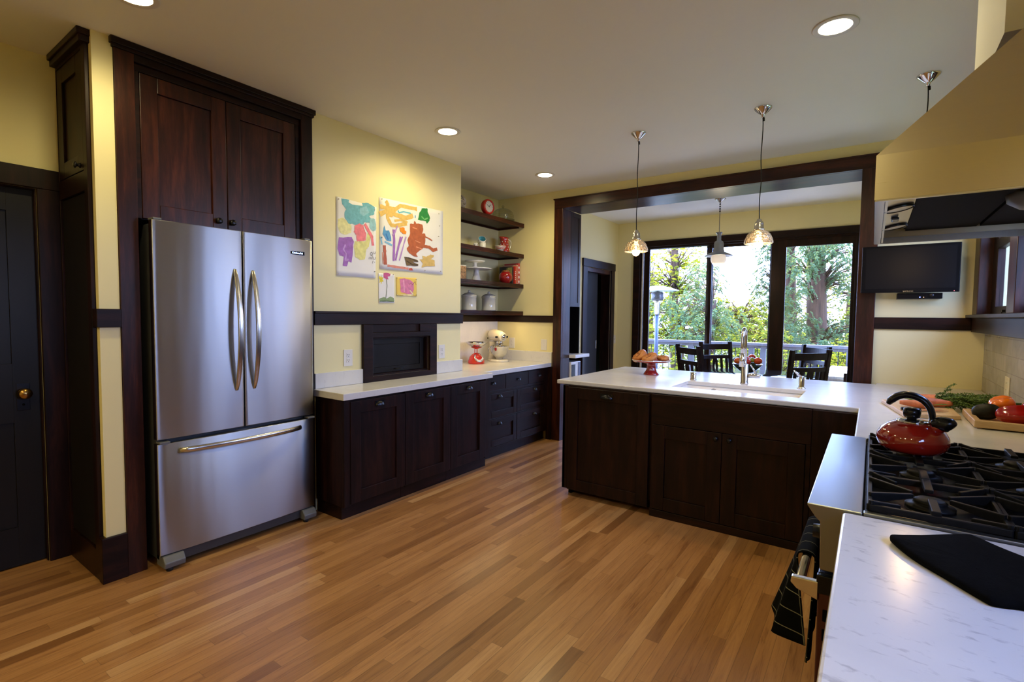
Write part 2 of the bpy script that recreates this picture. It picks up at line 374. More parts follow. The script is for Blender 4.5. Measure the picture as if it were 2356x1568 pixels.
# wall between kitchen and dining room with the wide cased opening
B = MB(); B.cells([XL, -2.85, -.09, XR_+.2], [0, 2.62, H], lambda i, j: not (i == 1 and j == 0), 4.957, 5.118, axis='Y')
B.cells([XL, -3.186, -2.85, -.09, XR_+.2], [0, 2.62, H], lambda i, j: not (i in (1, 2) and j == 0), 5.118, 5.31, axis='Y'); struct(B.build('wall_back', M['wall']))
# right wall: window over the counter and a second one further back by the camera
B = MB(); B.cells([-2.6, .35, 1.50, 2.72, 3.62, 3.80, 4.76, 7.242], [0, 1.12, 1.447, 1.70, 2.35, H],
    lambda i, j: not ((i == 1 and j in (1,2)) or (i in (3,5) and j in (2,3))), XR_, XR_+.10, axis='X'); struct(B.build('wall_right', M['wall']))
B = MB(); B.box(XL-.14, XR_+.16, -2.74, -2.6, 0, H); struct(B.build('wall_front', M['wall']))
# dining room
B = MB(); B.cells([5.31, 6.214, 6.983, 7.45], [0, 2.077, H], lambda i, j: not (i == 1 and j == 0), -3.33, -3.185, axis='X'); struct(B.build('wall_dining_left', M['wall']))
B = MB(); B.cells([-3.33, -2.922, -.156, XR_+.16], [0, 2.505, H], lambda i, j: not (i == 1 and j == 0), 7.242, 7.40, axis='Y'); struct(B.build('wall_dining_back', M['wall']))
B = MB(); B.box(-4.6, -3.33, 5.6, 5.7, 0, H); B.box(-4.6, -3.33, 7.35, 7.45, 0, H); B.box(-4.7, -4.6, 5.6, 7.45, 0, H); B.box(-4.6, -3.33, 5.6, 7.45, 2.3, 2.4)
struct(B.build('wall_dark_hallway', M['wdoor']))  # shade of the unlit hallway put into near-black walls
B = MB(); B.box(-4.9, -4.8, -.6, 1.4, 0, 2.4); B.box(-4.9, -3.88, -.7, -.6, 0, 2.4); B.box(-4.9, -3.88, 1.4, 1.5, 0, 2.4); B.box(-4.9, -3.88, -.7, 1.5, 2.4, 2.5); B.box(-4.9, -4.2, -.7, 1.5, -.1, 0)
struct(B.build('wall_blackout_hall', M['wdoor']))  # added unseen hall in near black, keeps daylight from under the door
# eave added out of view over the glazed doors to block the sun
B = MB(); B.box(-4.3, 1.0, 7.4, 8.3, H, H+.1); struct(B.build('trim_added_eave', M['darkgrey']))
# soffit chase above the hood
B = MB(); B.box(.252, XR_, 1.85, 2.36, 2.16, H); struct(B.build('wall_hood_chase', M['ceil']))

# ---- left kitchen door
D = bpy.data.objects.new('door_1', None); C.objects.link(D); D.location = (XL, .36, 0); struct(D)
B = MB()
B.box(-3.83, -3.79, -.05, .768, .008, 2.062)
for z0, z1 in ((.22, .80), (1.12, 1.94)): 
    for y0, y1 in ((.06, .31), (.41, .66)): B.box(-3.788, -3.787, y0, y1, z0, z1)
# stiles and rails stand proud of the panels
for y0, y1 in ((-.05, .06), (.31, .41), (.66, .768)): B.box(-3.79, -3.775, y0, y1, .008, 2.062)
for z0, z1 in ((.008, .22), (.80, 1.12), (1.94, 2.062)): B.box(-3.79, -3.775, .06, .66, z0, z1)
B.build('door_panel', M['wdoor'], D, bev=.004)
B = MB(); B.box(-3.775, -3.772, .672, .726, .862, 1.012); B.build('knob_plate', M['bronze'], D, bev=.002)
B = MB(); B.lathe([(.022,0),(.010,.006),(.010,.03),(.024,.038),(.030,.05),(.026,.062),(.012,.068),(1e-5,.069)], (-3.772,.699,.958), 24, R=Matrix.Rotation(pi/2,3,'Y')); B.build('door_knob', M['brass'], D)
B = MB(); B.lathe([(.006,0),(.006,.004),(1e-5,.004)], (-3.772,.699,.895), 12, R=Matrix.Rotation(pi/2,3,'Y')); B.build('keyhole', M['blackmatte'], D)
B = MB(); B.box(XL, XL+.022, -.165, -.06, 0, 2.07); B.box(XL, XL+.022, .775, .878, 0, 2.07); B.box(XL, XL+.026, -.19, .878, 2.07, 2.178)
B.box(XL-.10, XL, .768, .775, 0, 2.07); B.box(XL-.10, XL, -.06, -.05, 0, 2.07); B.box(XL-.10, XL, -.06, .775, 2.063, 2.07)
B.build('casing', M['wz'], D, bev=.003)
B = MB(); B.box(XL, XL+.018, -2.6, -.165, 0, .237); struct(B.build('baseboard_left', M['wy'], bev=.003))

# ---- pilaster trims
B = MB(); B.box(-3.235, -3.178, .862, .974, 0, .237); B.build
struct(B.build('baseboard_pilaster', M['wy'], bev=.003))
B = MB(); B.box(-3.235, -3.175, .868, .974, 1.326, 1.421); struct(B.build('trim_1', M['wy'], bev=.003))

# ---- chair rails
B = MB(); B.box(-3.2, -3.178, 2.093, 3.670, 1.326, 1.420); B.box(-3.2, -3.170, 2.093, 3.676, 1.408, 1.425); struct(B.build('trim_2', M['wy'], bev=.003))
B = MB(); B.box(XL, XL+.02, 3.66, 4.937, 1.330, 1.407); struct(B.build('trim_3', M['wy'], bev=.003))
B = MB(); B.box(XL+.0, -2.934, 4.937, 4.957, 1.330, 1.407); struct(B.build('trim_4', M['wx'], bev=.003))
B = MB(); B.box(.012, .588, 4.935, 4.957, 1.332, 1.424); struct(B.build('trim_5', M['wx'], bev=.003))

# ---- cased opening: casings and jambs
B = MB(); B.box(-2.933, -2.826, 4.921, 4.957, 0, 2.593); B.box(-2.85, -2.826, 4.957, 5.12, 0, 2.593)
struct(B.build('trim_6', M['wrz'], bev=.003))
B = MB(); B.box(-2.933, .012, 4.921, 4.957, 2.593, 2.696); B.box(-2.945, .024, 4.914, 4.957, 2.69, 2.703); B.box(-2.826, -.11, 4.957, 5.345, 2.593, 2.62)
struct(B.build('trim_7', M['wrx'], bev=.003))
B = MB(); B.box(-.11, .012, 4.921, 4.957, 0, 2.593); B.box(-.11, -.09, 4.957, 5.345, 0, 2.593)
struct(B.build('trim_8', M['wrz'], bev=.003))

# ---- dining room door (half open pocket door in a dark doorway)
D = bpy.data.objects.new('door_2', None); C.objects.link(D); D.location = (-3.185, 6.6, 0); struct(D)
B = MB(); B.box(-3.185, -3.163, 6.09, 6.214, 0, 2.077); B.box(-3.185, -3.163, 6.983, 7.10, 0, 2.077); B.box(-3.185, -3.158, 6.08, 7.11, 2.077, 2.182)
B.box(-3.33, -3.185, 6.214, 6.225, 0, 2.077); B.box(-3.33, -3.185, 6.972, 6.983, 0, 2.077); B.build('casing', M['wz'], D, bev=.003)
B = MB(); B.box(-3.33, -3.19, 6.225, 6.972, 2.02, 2.077); B.build('head_track', M['wrz'], D)
B = MB(); B.box(-3.29, -3.25, 6.20, 6.70, .01, 2.02); B.build('door_panel', M['wdoor'], D, bev=.003)
for y in (6.235, 6.675):
    B = MB(); B.box(-3.25, -3.245, y-.012, y+.012, .94, 1.06); B.build('flush_pull', M['nickel'], D, bev=.002)
B = MB(); B.box(-3.185, -3.165, 7.12, 7.242, 0, .2); B.box(-3.185, -3.165, 5.66, 6.09, 0, .2); struct(B.build('baseboard_dining', M['wy'], bev=.003))

# ---- glazed doors to the deck
Wd = bpy.data.objects.new('window_1', None); C.objects.link(Wd); Wd.location = (-1.5, 7.242, 0); struct(Wd)
def frame(name, mat, x0, x1, z0, z1, l, r, t, bt, y0, y1):
    B = MB(); B.cells([x0, x0+l, x1-r, x1], [z0, z0+bt, z1-t, z1], lambda i, j: not (i == 1 and j == 1), y0, y1, axis='Y')
    return B.build(name, mat, Wd, bev=.003)
frame('casing', M['wx'], -2.922, -.05, 0, 2.505, .10, .115, .085, .03, 7.205, 7.242)
frame('outer_frame', M['wz'], -2.83, -.16, 0, 2.43, .04, .03, .035, .03, 7.242, 7.38)
S = [(-2.78, -1.82, 2.40, .085, .04, .010, 7.262, 7.30), (-1.90, -1.04, 2.40, .085, .068, .040, 7.305, 7.34), (-1.09, -.185, 2.40, .17, .04, .095, 7.262, 7.30)]
for k, (x0, x1, z1, l, r, t, y0, y1) in enumerate(S):
    fr = frame('sash', M['wz'], x0, x1, .03, z1, l, r, t, .16, y0, y1)
    B = MB(); B.box(x0+l, x1-r, (y0+y1)/2-.003, (y0+y1)/2+.003, .19, z1-t); g = B.build('glass_pane', M['pane'], Wd)
B = MB(); B.box(-2.80, -2.785, 7.238, 7.262, .03, 2.40); B.build('track_strip', M['whitemat'], Wd)

# ---- window over the counter in the right wall
Wd = bpy.data.objects.new('window_2', None); C.objects.link(Wd); Wd.location = (.63, 4.2, 1.4); struct(Wd)
B = MB(); B.cells([2.60, 2.72, 3.62, 3.80, 4.76, 4.95], [1.447, 2.35, 2.47], lambda i, j: not (i in (1, 3) and j == 0), .588, XR_, axis='X'); B.build('casing', M['wrz'], Wd, bev=.004)
B = MB(); B.cells([2.72, 2.80, 3.56, 3.62], [1.447, 1.50, 1.885, 1.95, 2.29, 2.35], lambda i, j: not (i == 1 and j in (1, 3)), .66, .70, axis='X'); B.build('sash', M['wz'], Wd, bev=.003)
B = MB(); B.cells([3.80, 3.86, 4.62, 4.76], [1.447, 1.50, 1.885, 1.95, 2.29, 2.35], lambda i, j: not (i == 1 and j in (1, 3)), .66, .70, axis='X'); B.build('sash', M['wz'], Wd, bev=.003)
B = MB(); B.box(.679, .683, 3.86, 4.62, 1.50, 1.885); B.build('glass_pane', M['pane'], Wd)
B = MB(); B.box(.679, .683, 2.80, 3.56, 1.50, 1.885); B.build('glass_pane', M['pane'], Wd)
B = MB(); B.box(.679, .683, 2.80, 3.56, 1.95, 2.29); B.build('transom_pane', M['pane'], Wd)
B = MB(); B.box(.679, .683, 3.86, 4.62, 1.95, 2.29); B.build('transom_pane', M['pane'], Wd)
B = MB(); B.box(.645, .66, 4.28, 4.31, 1.46, 1.475); B.box(.645, .65, 4.30, 4.31, 1.43+.02, 1.475); B.build('sash_lock', M['black'], Wd)
B = MB(); B.box(.553, XR_, 2.60, 4.957, 1.424, 1.447); struct(B.build('trim_9', M['wy'], bev=.003))
B = MB(); B.box(.588, XR_, 2.60, 4.957, 1.322, 1.424); struct(B.build('trim_10', M['wy'], bev=.003))
# ---- tile splash on the right wall
B = MB(); B.box(.665, XR_, -2.2, 4.957, CT, 1.322); struct(B.build('wall_tile_splash', M['tile']))

# ---- windows outside the frame that light the room
Wd = bpy.data.objects.new('window_3', None); C.objects.link(Wd); Wd.location = (.70, .8, 1.12); struct(Wd)
B = MB(); B.cells([.25, .35, 1.50, 1.58], [1.02, 1.12, 1.70, 1.80], lambda i, j: not (i == 1 and j == 1), .655, XR_, axis='X'); B.build('casing', M['wz'], Wd, bev=.003)
B = MB(); B.cells([.35, .39, .90, .94, 1.46, 1.50], [1.12, 1.16, 1.66, 1.70], lambda i, j: not (i in (1, 3) and j == 1), .70, .73, axis='X'); B.build('sash', M['wz'], Wd)

# ================================================================ tall shallow cupboard beside the door
T = thing('tall_cupboard', 'narrow tall dark wood cupboard between the black door and the yellow strip of wall', 'cupboard', (-3.49, .91, 0))
B = MB(); B.box(XL+.002, -3.236, .884, .965, 0, 2.758); B.build('body', M['wz'], T)
B = MB(); 
B.cells([XL+.03, -3.705, -3.29, -3.236], [0, .16, 2.02, 2.12, 2.722, 2.758], lambda i, j: not (i == 1 and j in (1, 3)), .866, .884, axis='Y'); B.build('face_frame', M['wz'], T, bev=.003)
B = MB(); B.box(XL+.028, -3.215, .842, .96, 2.735, 2.775); B.box(XL+.028, -3.205, .832, .96, 2.765, 2.795); B.build('crown', M['wx'], T, bev=.003)
B = MB(); shaker(B, 'Y', .868, -1, -3.70, -3.295, 2.125, 2.718, t=.018, fwd=.085); dd = B.build('door', M['wz'], T, bev=.002)
B = MB(); knob(B, 'Y', .868, -1, -3.35, 2.155); B.build('knob', M['bronze'], dd)
B = MB(); B.box(-3.70, -3.295, .876, .883, .165, 2.015); shaker(B, 'Y', .88, -1, -3.70, -3.295, .165, 2.015, t=.01, fwd=.08, rec=.006); B.build('lower_door', M['wdoor'], T, bev=.002)

# ================================================================ cabinet around the refrigerator
T = thing('refrigerator_cabinet', 'tall dark mahogany surround with two panelled doors above the steel refrigerator', 'cabinet', (-3.45, 1.53, 0))
B = MB(); B.box(XL+.002, -3.184, .974, 1.061, 0, 2.757); B.build('side_panel', M['wrz'], T, bev=.002)
B = MB(); B.box(XL+.002, -3.184, 2.008, 2.090, 0, 2.757); B.build('side_panel', M['wz'], T, bev=.002)
B = MB(); B.box(-3.21, -3.184, 1.061, 2.008, 2.708, 2.757); B.box(-3.225, -3.204, 1.061, 2.008, 2.672, 2.708); B.box(-3.225, -3.204, 1.061, 1.086, 1.905, 2.672); B.box(-3.225, -3.204, 1.976, 2.008, 1.905, 2.672)
B.build('face_frame', M['wy'], T, bev=.002)
B = MB(); B.box(XL+.002, -3.226, 1.061, 2.008, 1.905, 2.70); B.build('carcass', M['wy'], T)
B = MB(); B.box(-3.26, -3.165, .957, 2.108, 2.762, 2.795); B.box(-3.26, -3.174, .965, 2.10, 2.745, 2.765); B.build('crown', M['wy'], T, bev=.003)
for k, (y0, y1, ky) in enumerate(((1.089, 1.527, 1.473), (1.531, 1.973, 1.552))):
    B = MB(); shaker(B, 'X', -3.204, 1, y0, y1, 1.908, 2.669, fwd=.082, rec=.012); dd = B.build('door', M['wrz'], T, bev=.0025)
    B = MB(); knob(B, 'X', -3.204, 1, ky, 1.952, .018); B.build('knob', M['bronze'], dd)

# ================================================================ refrigerator
T = thing('refrigerator', 'stainless steel french door refrigerator with bottom freezer drawer in the dark surround', 'refrigerator', (-3.40, 1.55, 0))
B = MB(); B.box(-3.72, -3.135, 1.098, 1.975, .05, 1.878); B.build('body', M['darkgrey'], T, bev=.004)
def bowed(y0, y1, z0, z1, xb, xf, bow, ym=1.551, hw=.465):
    n = 24; ys = [y0+(y1-y0)*i/n for i in range(n+1)]
    poly = [(xf - bow*(((y-ym)/hw)**2), y) for y in ys] + [(xb, y1), (xb, y0)]
    b_ = MB(); b_.prism(poly, 'Z', z0, z1); 
    for i in range(len(b_.f)-len(poly), len(b_.f)-3): b_.sm[i] = True
    return b_
for (y0, y1, hy) in ((1.086, 1.543, 1.501), (1.550, 2.016, 1.607)):
    dd = bowed(y0, y1, .722, 1.892, -3.13, -3.073, .012).build('door', M['steel'], T, bev=.004, segs=3)
    n = 20; pts = []
    B = MB(); vs = []; fs = []
    for i in range(n+1):                         # a flat bar bent like a bow
        t = i/n; z = .949+(1.661-.949)*t; xo = -3.074 + .062*sin(pi*t)**.8
        wv = .0145*(.55+.45*sin(pi*t)**.5); th = .007
        dx = .062*.8*pi*cos(pi*t)/max(.2, sin(pi*t)**.2)/.712; L_ = math.hypot(1, dx); nx, nz = 1/L_, -dx/L_
        for (sy, sn) in ((-1,-1), (1,-1), (1,1), (-1,1)): vs.append((xo+nx*sn*th, hy+sy*wv, z+nz*sn*th))
    for i in range(n):
        for k in range(4): k2 = (k+1) % 4; fs.append((i*4+k, i*4+k2, (i+1)*4+k2, (i+1)*4+k))
    fs += [(3,2,1,0), (n*4, n*4+1, n*4+2, n*4+3)]
    B.add(vs, fs, 0, True); B.build('handle', M['nickel'], dd, bev=.003)
dd = bowed(1.086, 2.016, .088, .698, -3.13, -3.073, .012).build('freezer_drawer', M['steel'], T, bev=.004, segs=3)
B = MB(); B.tube([(-3.075+.045*sin(pi*i/20)**.6, 1.190+.722*i/20, .650) for i in range(21)], .0135, 12, flat=(.75, 1.15)); B.build('drawer_handle', M['nickel'], dd)
for y0, y1 in ((1.096, 1.20), (1.92, 2.012)):
    B = MB(); B.prism([(-3.16, .02), (-3.055, .02), (-3.05, .05), (-3.075, .082), (-3.16, .085)], 'Y', y0, y1); B.box(-3.16, -3.12, y0, y0+.15 if y0 < 1.5 else y0-.05, .05, .084); B.build('foot', M['grey'], T, bev=.006)
    B = MB(); B.lathe([(.016, 0), (.018, .02)], (-3.08, (y0+y1)/2-.02, 0), 16); B.build('levelling_foot', M['rubber'], T)
B = MB(); B.box(-3.13, -3.10, 1.2, 1.92, .03, .085); B.build('base_grille', M['darkgrey'], T)
for y in (1.115, 1.985):
    B = MB(); B.box(-3.12, -3.068, y-.022, y+.028, .700, .711); B.build('hinge', M['grey'], T, bev=.002)
    B = MB(); B.box(-3.16, -3.09, y-.02, y+.02, 1.893, 1.905); B.build('top_hinge_cover', M['grey'], T, bev=.003)
B = MB(); B.box(-3.081, -3.0785, 1.853, 1.957, 1.788, 1.812); bd = B.build('badge', M['bronze'], T, bev=.002)
B = MB(); B.box(-3.0786, -3.0776, 1.857, 1.953, 1.791, 1.809); B.build('badge_border', M['blackmatte'], bd)
def text(name, body, size, mat, parent, loc, rot, extr=.0004):
    cu = bpy.data.curves.new(name, 'FONT'); cu.body = body; cu.size = size; cu.align_x = 'CENTER'; cu.align_y = 'CENTER'; cu.extrude = extr
    tmp = bpy.data.objects.new(name+'_tmp', cu); C.objects.link(tmp); bpy.context.view_layer.update()
    me = bpy.data.meshes.new_from_object(tmp.evaluated_get(bpy.context.evaluated_depsgraph_get())); bpy.data.objects.remove(tmp)
    me.materials.clear(); me.materials.append(mat); o = bpy.data.objects.new(name, me); C.objects.link(o)
    o.rotation_euler = rot; o.location = Vector(loc)-(parent_loc(parent) if parent else Vector()); o.parent = parent; return o
text('badge_lettering', 'KitchenAid', .0165, M['chrome'], bd, (-3.0772, 1.905, 1.800), (pi/2, 0, pi/2))

# ================================================================ appliance garage in the painting wall
T = thing('appliance_garage', 'dark wood framed recess with a small fold-down door below the pinned paintings', 'cabinet', (-3.2, 2.9, .9))
B = MB(); B.cells([2.505, 2.594, 3.222, 3.307], [LT, .917, 1.222, 1.262, 1.326], lambda i, j: not (i == 1 and j in (1, 3)), -3.20, -3.170, axis='X')
B.box(-3.20, -3.187, 2.594, 3.222, 1.262, 1.326); B.box(-3.19, -3.170, 3.10, 3.222, 1.262, 1.326); B.build('frame', M['wy'], T, bev=.003)
B = MB(); B.box(-3.60, -3.20, 2.594, 2.61, .917, 1.222); B.box(-3.60, -3.20, 3.206, 3.222, .917, 1.222); B.box(-3.60, -3.20, 2.61, 3.206, .917, .93); B.box(-3.60, -3.20, 2.61, 3.206, 1.21, 1.222); B.build('lining', M['wz'], T)
B = MB(); shaker(B, 'X', -3.235, 1, 2.612, 3.204, .932, 1.208, fwd=.045, rec=.008); dd = B.build('door', M['wdoor'], T, bev=.002)
B = MB(); B.tube([(-3.235, 2.86, .955), (-3.212, 2.865, .957), (-3.210, 2.95, .957), (-3.235, 2.955, .955)], .005, 8); B.build('handle', M['black'], dd)
# ================================================================ left worktop and splashes
o = MB().cells([XL, -3.178, -2.952, -2.841], [2.077, 3.655, 3.705, 4.957],
    lambda i, j: (i == 0 and j >= 1) or i == 1 or (i == 2 and j <= 1), .829, LT).build('worktop', M['marble'], bev=.004)
tag(o, 'white stone worktop with a step in its front edge running from refrigerator to cased opening', 'worktop')
B = MB(); B.box(-3.20, -3.180, 2.095, 2.505, LT, .984); tag(B.build('backsplash', M['marble'], bev=.002), 'short white stone upstand under the outlet nearest the refrigerator', 'backsplash')
B = MB(); B.box(-3.20, -3.180, 3.307, 3.668, LT, .984); tag(B.build('backsplash', M['marble'], bev=.002), 'short white stone upstand right of the recessed cabinet, below the second outlet', 'backsplash')
B = MB(); B.box(XL+.001, XL+.012, 3.66, 4.945, LT, 1.33); tag(B.build('backsplash', M['marble'], bev=.001), 'tall white slab behind the red scale and the stand mixer', 'backsplash')
B = MB(); B.box(XL+.012, -2.953, 4.937, 4.957, LT, .993); tag(B.build('backsplash', M['marble'], bev=.002), 'white stone upstand under the light switch beside the cased opening', 'backsplash')

# ================================================================ base cabinets, left run
def base_unit(label, y0, y1, d0, d1, left_end=False):
    T = thing('base_cabinet', label, 'cabinet', (-3.03, (y0+y1)/2, 0), 'pull-out base cabinets left of the opening')
    B = MB(); B.box(-3.178, -2.878, y0, y1, .095, .828); 
    B.box(-2.878, -2.857, y0, d0-.002, .095, .828); B.box(-2.878, -2.857, d1+.002, y1, .095, .828) if d1 < y1-.004 else None
    B.build('body', M['wz'], T, bev=.0015)
    B = MB(); B.box(-3.178, -2.906, y0+.001 if not left_end else y0+.012, y1-.001, 0, .0945); B.build('toe_kick', M['wy'], T)
    B = MB(); shaker(B, 'X', -2.853, 1, d0, d1, .106, .812, fwd=.085); dd = B.build('door', M['wz'], T, bev=.002)
    B = MB(); cup_pull(B, 'X', -2.853, 1, (d0+d1)/2, .770); B.build('cup_pull', M['bronze'], dd)
base_unit('dark panelled pull-out cabinet closest to the refrigerator, its side showing', 2.092, 2.636, 2.143, 2.634, True)
base_unit('middle one of three dark panelled pull-out cabinets under the white worktop', 2.637, 3.143, 2.640, 3.141)
base_unit('dark panelled pull-out cabinet just before the step in the worktop', 3.144, 3.68, 3.147, 3.615)
T = thing('drawer_cabinet', 'dark wood chest of seven drawers under the mixer and the scale', 'cabinet', (-3.3, 4.3, 0))
B = MB(); B.box(XL+.002, -3.0, 3.681, 4.955, .105, .828); 
B.cells([3.681, 3.80, 4.092, 4.098, 4.505, 4.512, 4.822, 4.955], [.105, .115, .392, .402, .644, .672, .816, .828], lambda i, j: not ((i in (1,3,5) and j == 5) or (1 <= i <= 5 and j in (1, 3))), -3.0, -2.982, axis='X')
B.box(-3.0, -2.935, 4.905, 4.955, 0, .828)
B.build('body', M['wz'], T, bev=.0015)
B = MB(); B.box(XL+.002, -3.03, 3.682, 4.90, 0, .105); B.build('toe_kick', M['wy'], T)
for y0, y1, z0, z1, ky, kz in ((3.803, 4.090, .675, .813, 3.893, .744), (4.100, 4.503, .675, .813, 4.322, .744), (4.514, 4.820, .675, .813, 4.728, .748),
        (3.803, 4.298, .405, .641, 4.0, .607), (4.304, 4.820, .405, .641, 4.643, .605), (3.803, 4.298, .118, .389, 4.0, .335), (4.304, 4.820, .118, .389, 4.641, .335)):
    B = MB()
    if z1 > .8: B.box(-3.0, -2.98, y0, y1, z0, z1)
    else: shaker(B, 'X', -2.98, 1, y0, y1, z0, z1, fwd=.062)
    dd = B.build('drawer', M['wy'], T, bev=.002)
    B = MB(); cup_pull(B, 'X', -2.98, 1, ky, kz, w=.034, h=.022, d=.024); B.build('cup_pull', M['bronze'], dd)

# ================================================================ shelves in the niche
SH = (2.475, 2.120, 1.770, 1.455)
for k, z in enumerate(SH):
    lab = ('dark floating shelf carrying the red clock and glass cake dome', 'dark floating shelf carrying the red polka dot jug', 'dark floating shelf carrying cake stands and cookbooks', 'lowest dark floating shelf carrying two lidded canisters')[k]
    B = MB(); B.box(XL+.001, -3.36, 3.656, 4.956, z-.03, z); B.box(-3.385, -3.36, 3.656, 4.956, z-.047, z-.03)
    B.box(XL+.001, XL+.018, 3.656, 4.956, z-.047, z-.03); B.box(XL+.018, -3.43, 4.938, 4.956, z-.047, z-.03)
    s_ = tag(B.build('shelf', M['wry'], bev=.002), lab, 'shelf', 'floating shelves in the niche')
T = thing('shelf_light_strip', 'row of tiny warm lights under the front of the lowest shelf', 'light strip', (-3.41, 4.2, 1.418))
B = MB(); B.box(-3.425, -3.395, 3.70, 4.90, 1.416, 1.4245); B.build('housing', M['black'], T)
for i in range(18):
    B = MB(); B.ell((-3.4, 3.76+i*.064, 1.414), (.004,.006,.003), 8, 5); B.build('light_dot', M['led'], T)
light('shelf_light', 'AREA', T, (-3.45, 4.3, 1.405), 3.2, (1,.72,.36), .5).data.shape = 'RECTANGLE'
bpy.data.objects['shelf_light'].data.size_y = 1.0; bpy.data.objects['shelf_light'].data.size = .04

# --- shelf contents. rs: unit vector to the right as the camera sees it
X0 = -3.53
def wire_ball():
    T = thing('woven_ball', 'pale woven twig ball at the left end of the top shelf', 'ornament', (X0, 3.985, SH[0]))
    B = MB(); rnd = random.Random(3)
    for k in range(26):
        ax = Vector((rnd.gauss(0,1), rnd.gauss(0,1), rnd.gauss(0,1))).normalized(); u = ax.orthogonal().normalized(); w = ax.cross(u); rr = .082
        B.tube([Vector((X0, 3.985, SH[0]+.088)) + (u*cos(2*pi*i/28)+w*sin(2*pi*i/28))*rr*(1+.03*sin(3*i+k)) + ax*rnd.uniform(-.02, .02) for i in range(28)], .0028, 5, closed=True)
    B.build('twigs', pm('bleached_twig', (.50,.43,.38), .7), T)
wire_ball()
# red clock, facing the room
T = thing('clock', 'small round red table clock with white dial on the top shelf', 'clock', (-3.50, 4.44, SH[0]), rotz=radians(-8)); T.scale = (1.22, 1.22, 1.22)
Rx = Matrix.Rotation(pi/2, 3, 'Y')
B = MB(); B.lathe([(.04,-.035),(.058,-.03),(.068,-.012),(.068,.012),(.062,.024),(.052,.027),(.050,.018)], (0,0,.098), 36, R=Rx, close=False); B.lathe([(1e-5,-.036),(.04,-.035)], (0,0,.098), 36, R=Rx, close=False)
B.lathe([(.045,0),(.046,.008),(.03,.016),(.016,.03),(.014,.045)], (0,0,0), 28); B.build('case', M['red'], T, world=False)
B = MB(); B.lathe([(.051,.017),(1e-5,.0175)], (0,0,.098), 36, R=Rx, close=False)
for k in range(12):
    a = pi/6*k; B.rbox((.0180, .044*sin(a), .098+.044*cos(a)), (.0006,.0012,.003), Matrix.Rotation(-a, 3, 'X'), 1)
dl = B.build('dial', [M['white'], M['black']], T, world=False)
B = MB(); B.rbox((.019,.008,.107), (.001,.0145,.0016), Matrix.Rotation(radians(45), 3, 'X')); B.build('hour_hand', M['black'], dl, world=False)
B = MB(); B.rbox((.0205,-.010,.104), (.001,.020,.0012), Matrix.Rotation(radians(-30), 3, 'X')); B.build('minute_hand', M['black'], dl, world=False)
# glass cake dome on plate
T = thing('cake_dome', 'clear glass cake dome with a ball knob at the right end of the top shelf', 'cake dome', (-3.53, 4.765, SH[0]))
cc = (-3.53, 4.765, SH[0])
B = MB(); B.lathe([(.05,0),(.052,.004),(.03,.01),(.03,.018),(.13,.022),(.138,.028),(.138,.033),(1e-5,.030)], cc, 40); B.build('plate', M['clearglass'], T)
B = MB(); B.lathe([(.122,.034),(.126,.05),(.124,.085),(.112,.118),(.085,.143),(.045,.158),(.012,.163)], cc, 40, close=False); B.build('dome', M['clearglass'], T)
B = MB(); B.lathe([(.010,.163),(.008,.170)], cc, 16); B.ell((cc[0], cc[1], cc[2]+.183), (.017,.017,.017), 16, 10); B.build('knob', M['clearglass'], T)
B = MB(); [B.tube([(cc[0]+.1255*cos(a+.0), cc[1]+.1255*sin(a), cc[2]+z) for a in [2*pi*i/40 for i in range(40)]], .0012, 5, closed=True) for z in (.038, .058, .078)]; B.build('cut_bands', M['clearglass'], T)
# second shelf
z = SH[1]
T = thing('jug', 'red jug with white polka dots on the second shelf', 'jug', (-3.55, 4.825, z))
c_ = (-3.55, 4.825, z); jp = [(.056,0),(.062,.004),(.063,.04),(.058,.09),(.052,.14),(.050,.170),(.053,.190)]
B = MB(); B.lathe(jp+[(.049,.190),(.044,.15),(.04,.02),(1e-5,.015)], c_, 40)
# pull a spout towards the left
B.v = [(v[0], v[1]-.026*max(0,(v[2]-z-.155)/.035)*max(0,-(v[1]-c_[1])/.05)**2, v[2]+.006*max(0,(v[2]-z-.155)/.035)*max(0,-(v[1]-c_[1])/.05)) for v in B.v]
rnd = random.Random(1)
def rad_at(h):
    for (r0, h0), (r1, h1) in zip(jp, jp[1:]):
        if h0 <= h <= h1: return r0+(r1-r0)*(h-h0)/(h1-h0)
    return .05
for row in range(6):
    h = .020+row*.030
    for k in range(9):
        a = 2*pi*(k+.5*(row % 2))/9; r = rad_at(h)
        B.lathe([(.0062,0),(.0055,.0016),(1e-5,.002)], (c_[0]+(r-.0004)*cos(a), c_[1]+(r-.0004)*sin(a), z+h), 10, mi=1, R=Matrix.Rotation(a,3,'Z') @ Matrix.Rotation(pi/2,3,'Y'))
B.build('body', [M['jugred'], M['white']], T)
B = MB(); dr = Vector((.35,.94,0)); B.tube([Vector(c_)+dr*r+Vector((0,0,h)) for r, h in ((.048,.165),(.074,.172),(.092,.150),(.090,.105),(.078,.068),(.058,.055))], .0055, 8); B.build('handle', M['cream'], T)
T = thing('bowl', 'small white bowl with red bands in front of the polka dot jug', 'bowl', (-3.46, 4.625, z))
c_ = (-3.46, 4.625, z); B = MB()
P_ = [(.026,0),(.028,.006),(.045,.025),(.057,.048),(.061,.066)]; B.lathe(P_+[(.057,.066),(.04,.028),(1e-5,.012)], c_, 36); bd = B.build('body', M['white'], T)
for h, r in ((.031,.0492),(.044,.0562),(.058,.0602)):
    B = MB(); B.lathe([(r-.001,h-.003),(r+.0006,h-.0025),(r+.0014,h+.0025),(r,h+.003)], c_, 36, close=False); B.build('red_band', M['jugred'], bd)
T = thing('mug', 'white cup standing upright on the second shelf, a second cup resting in it', 'cup', (-3.52, 4.375, z))
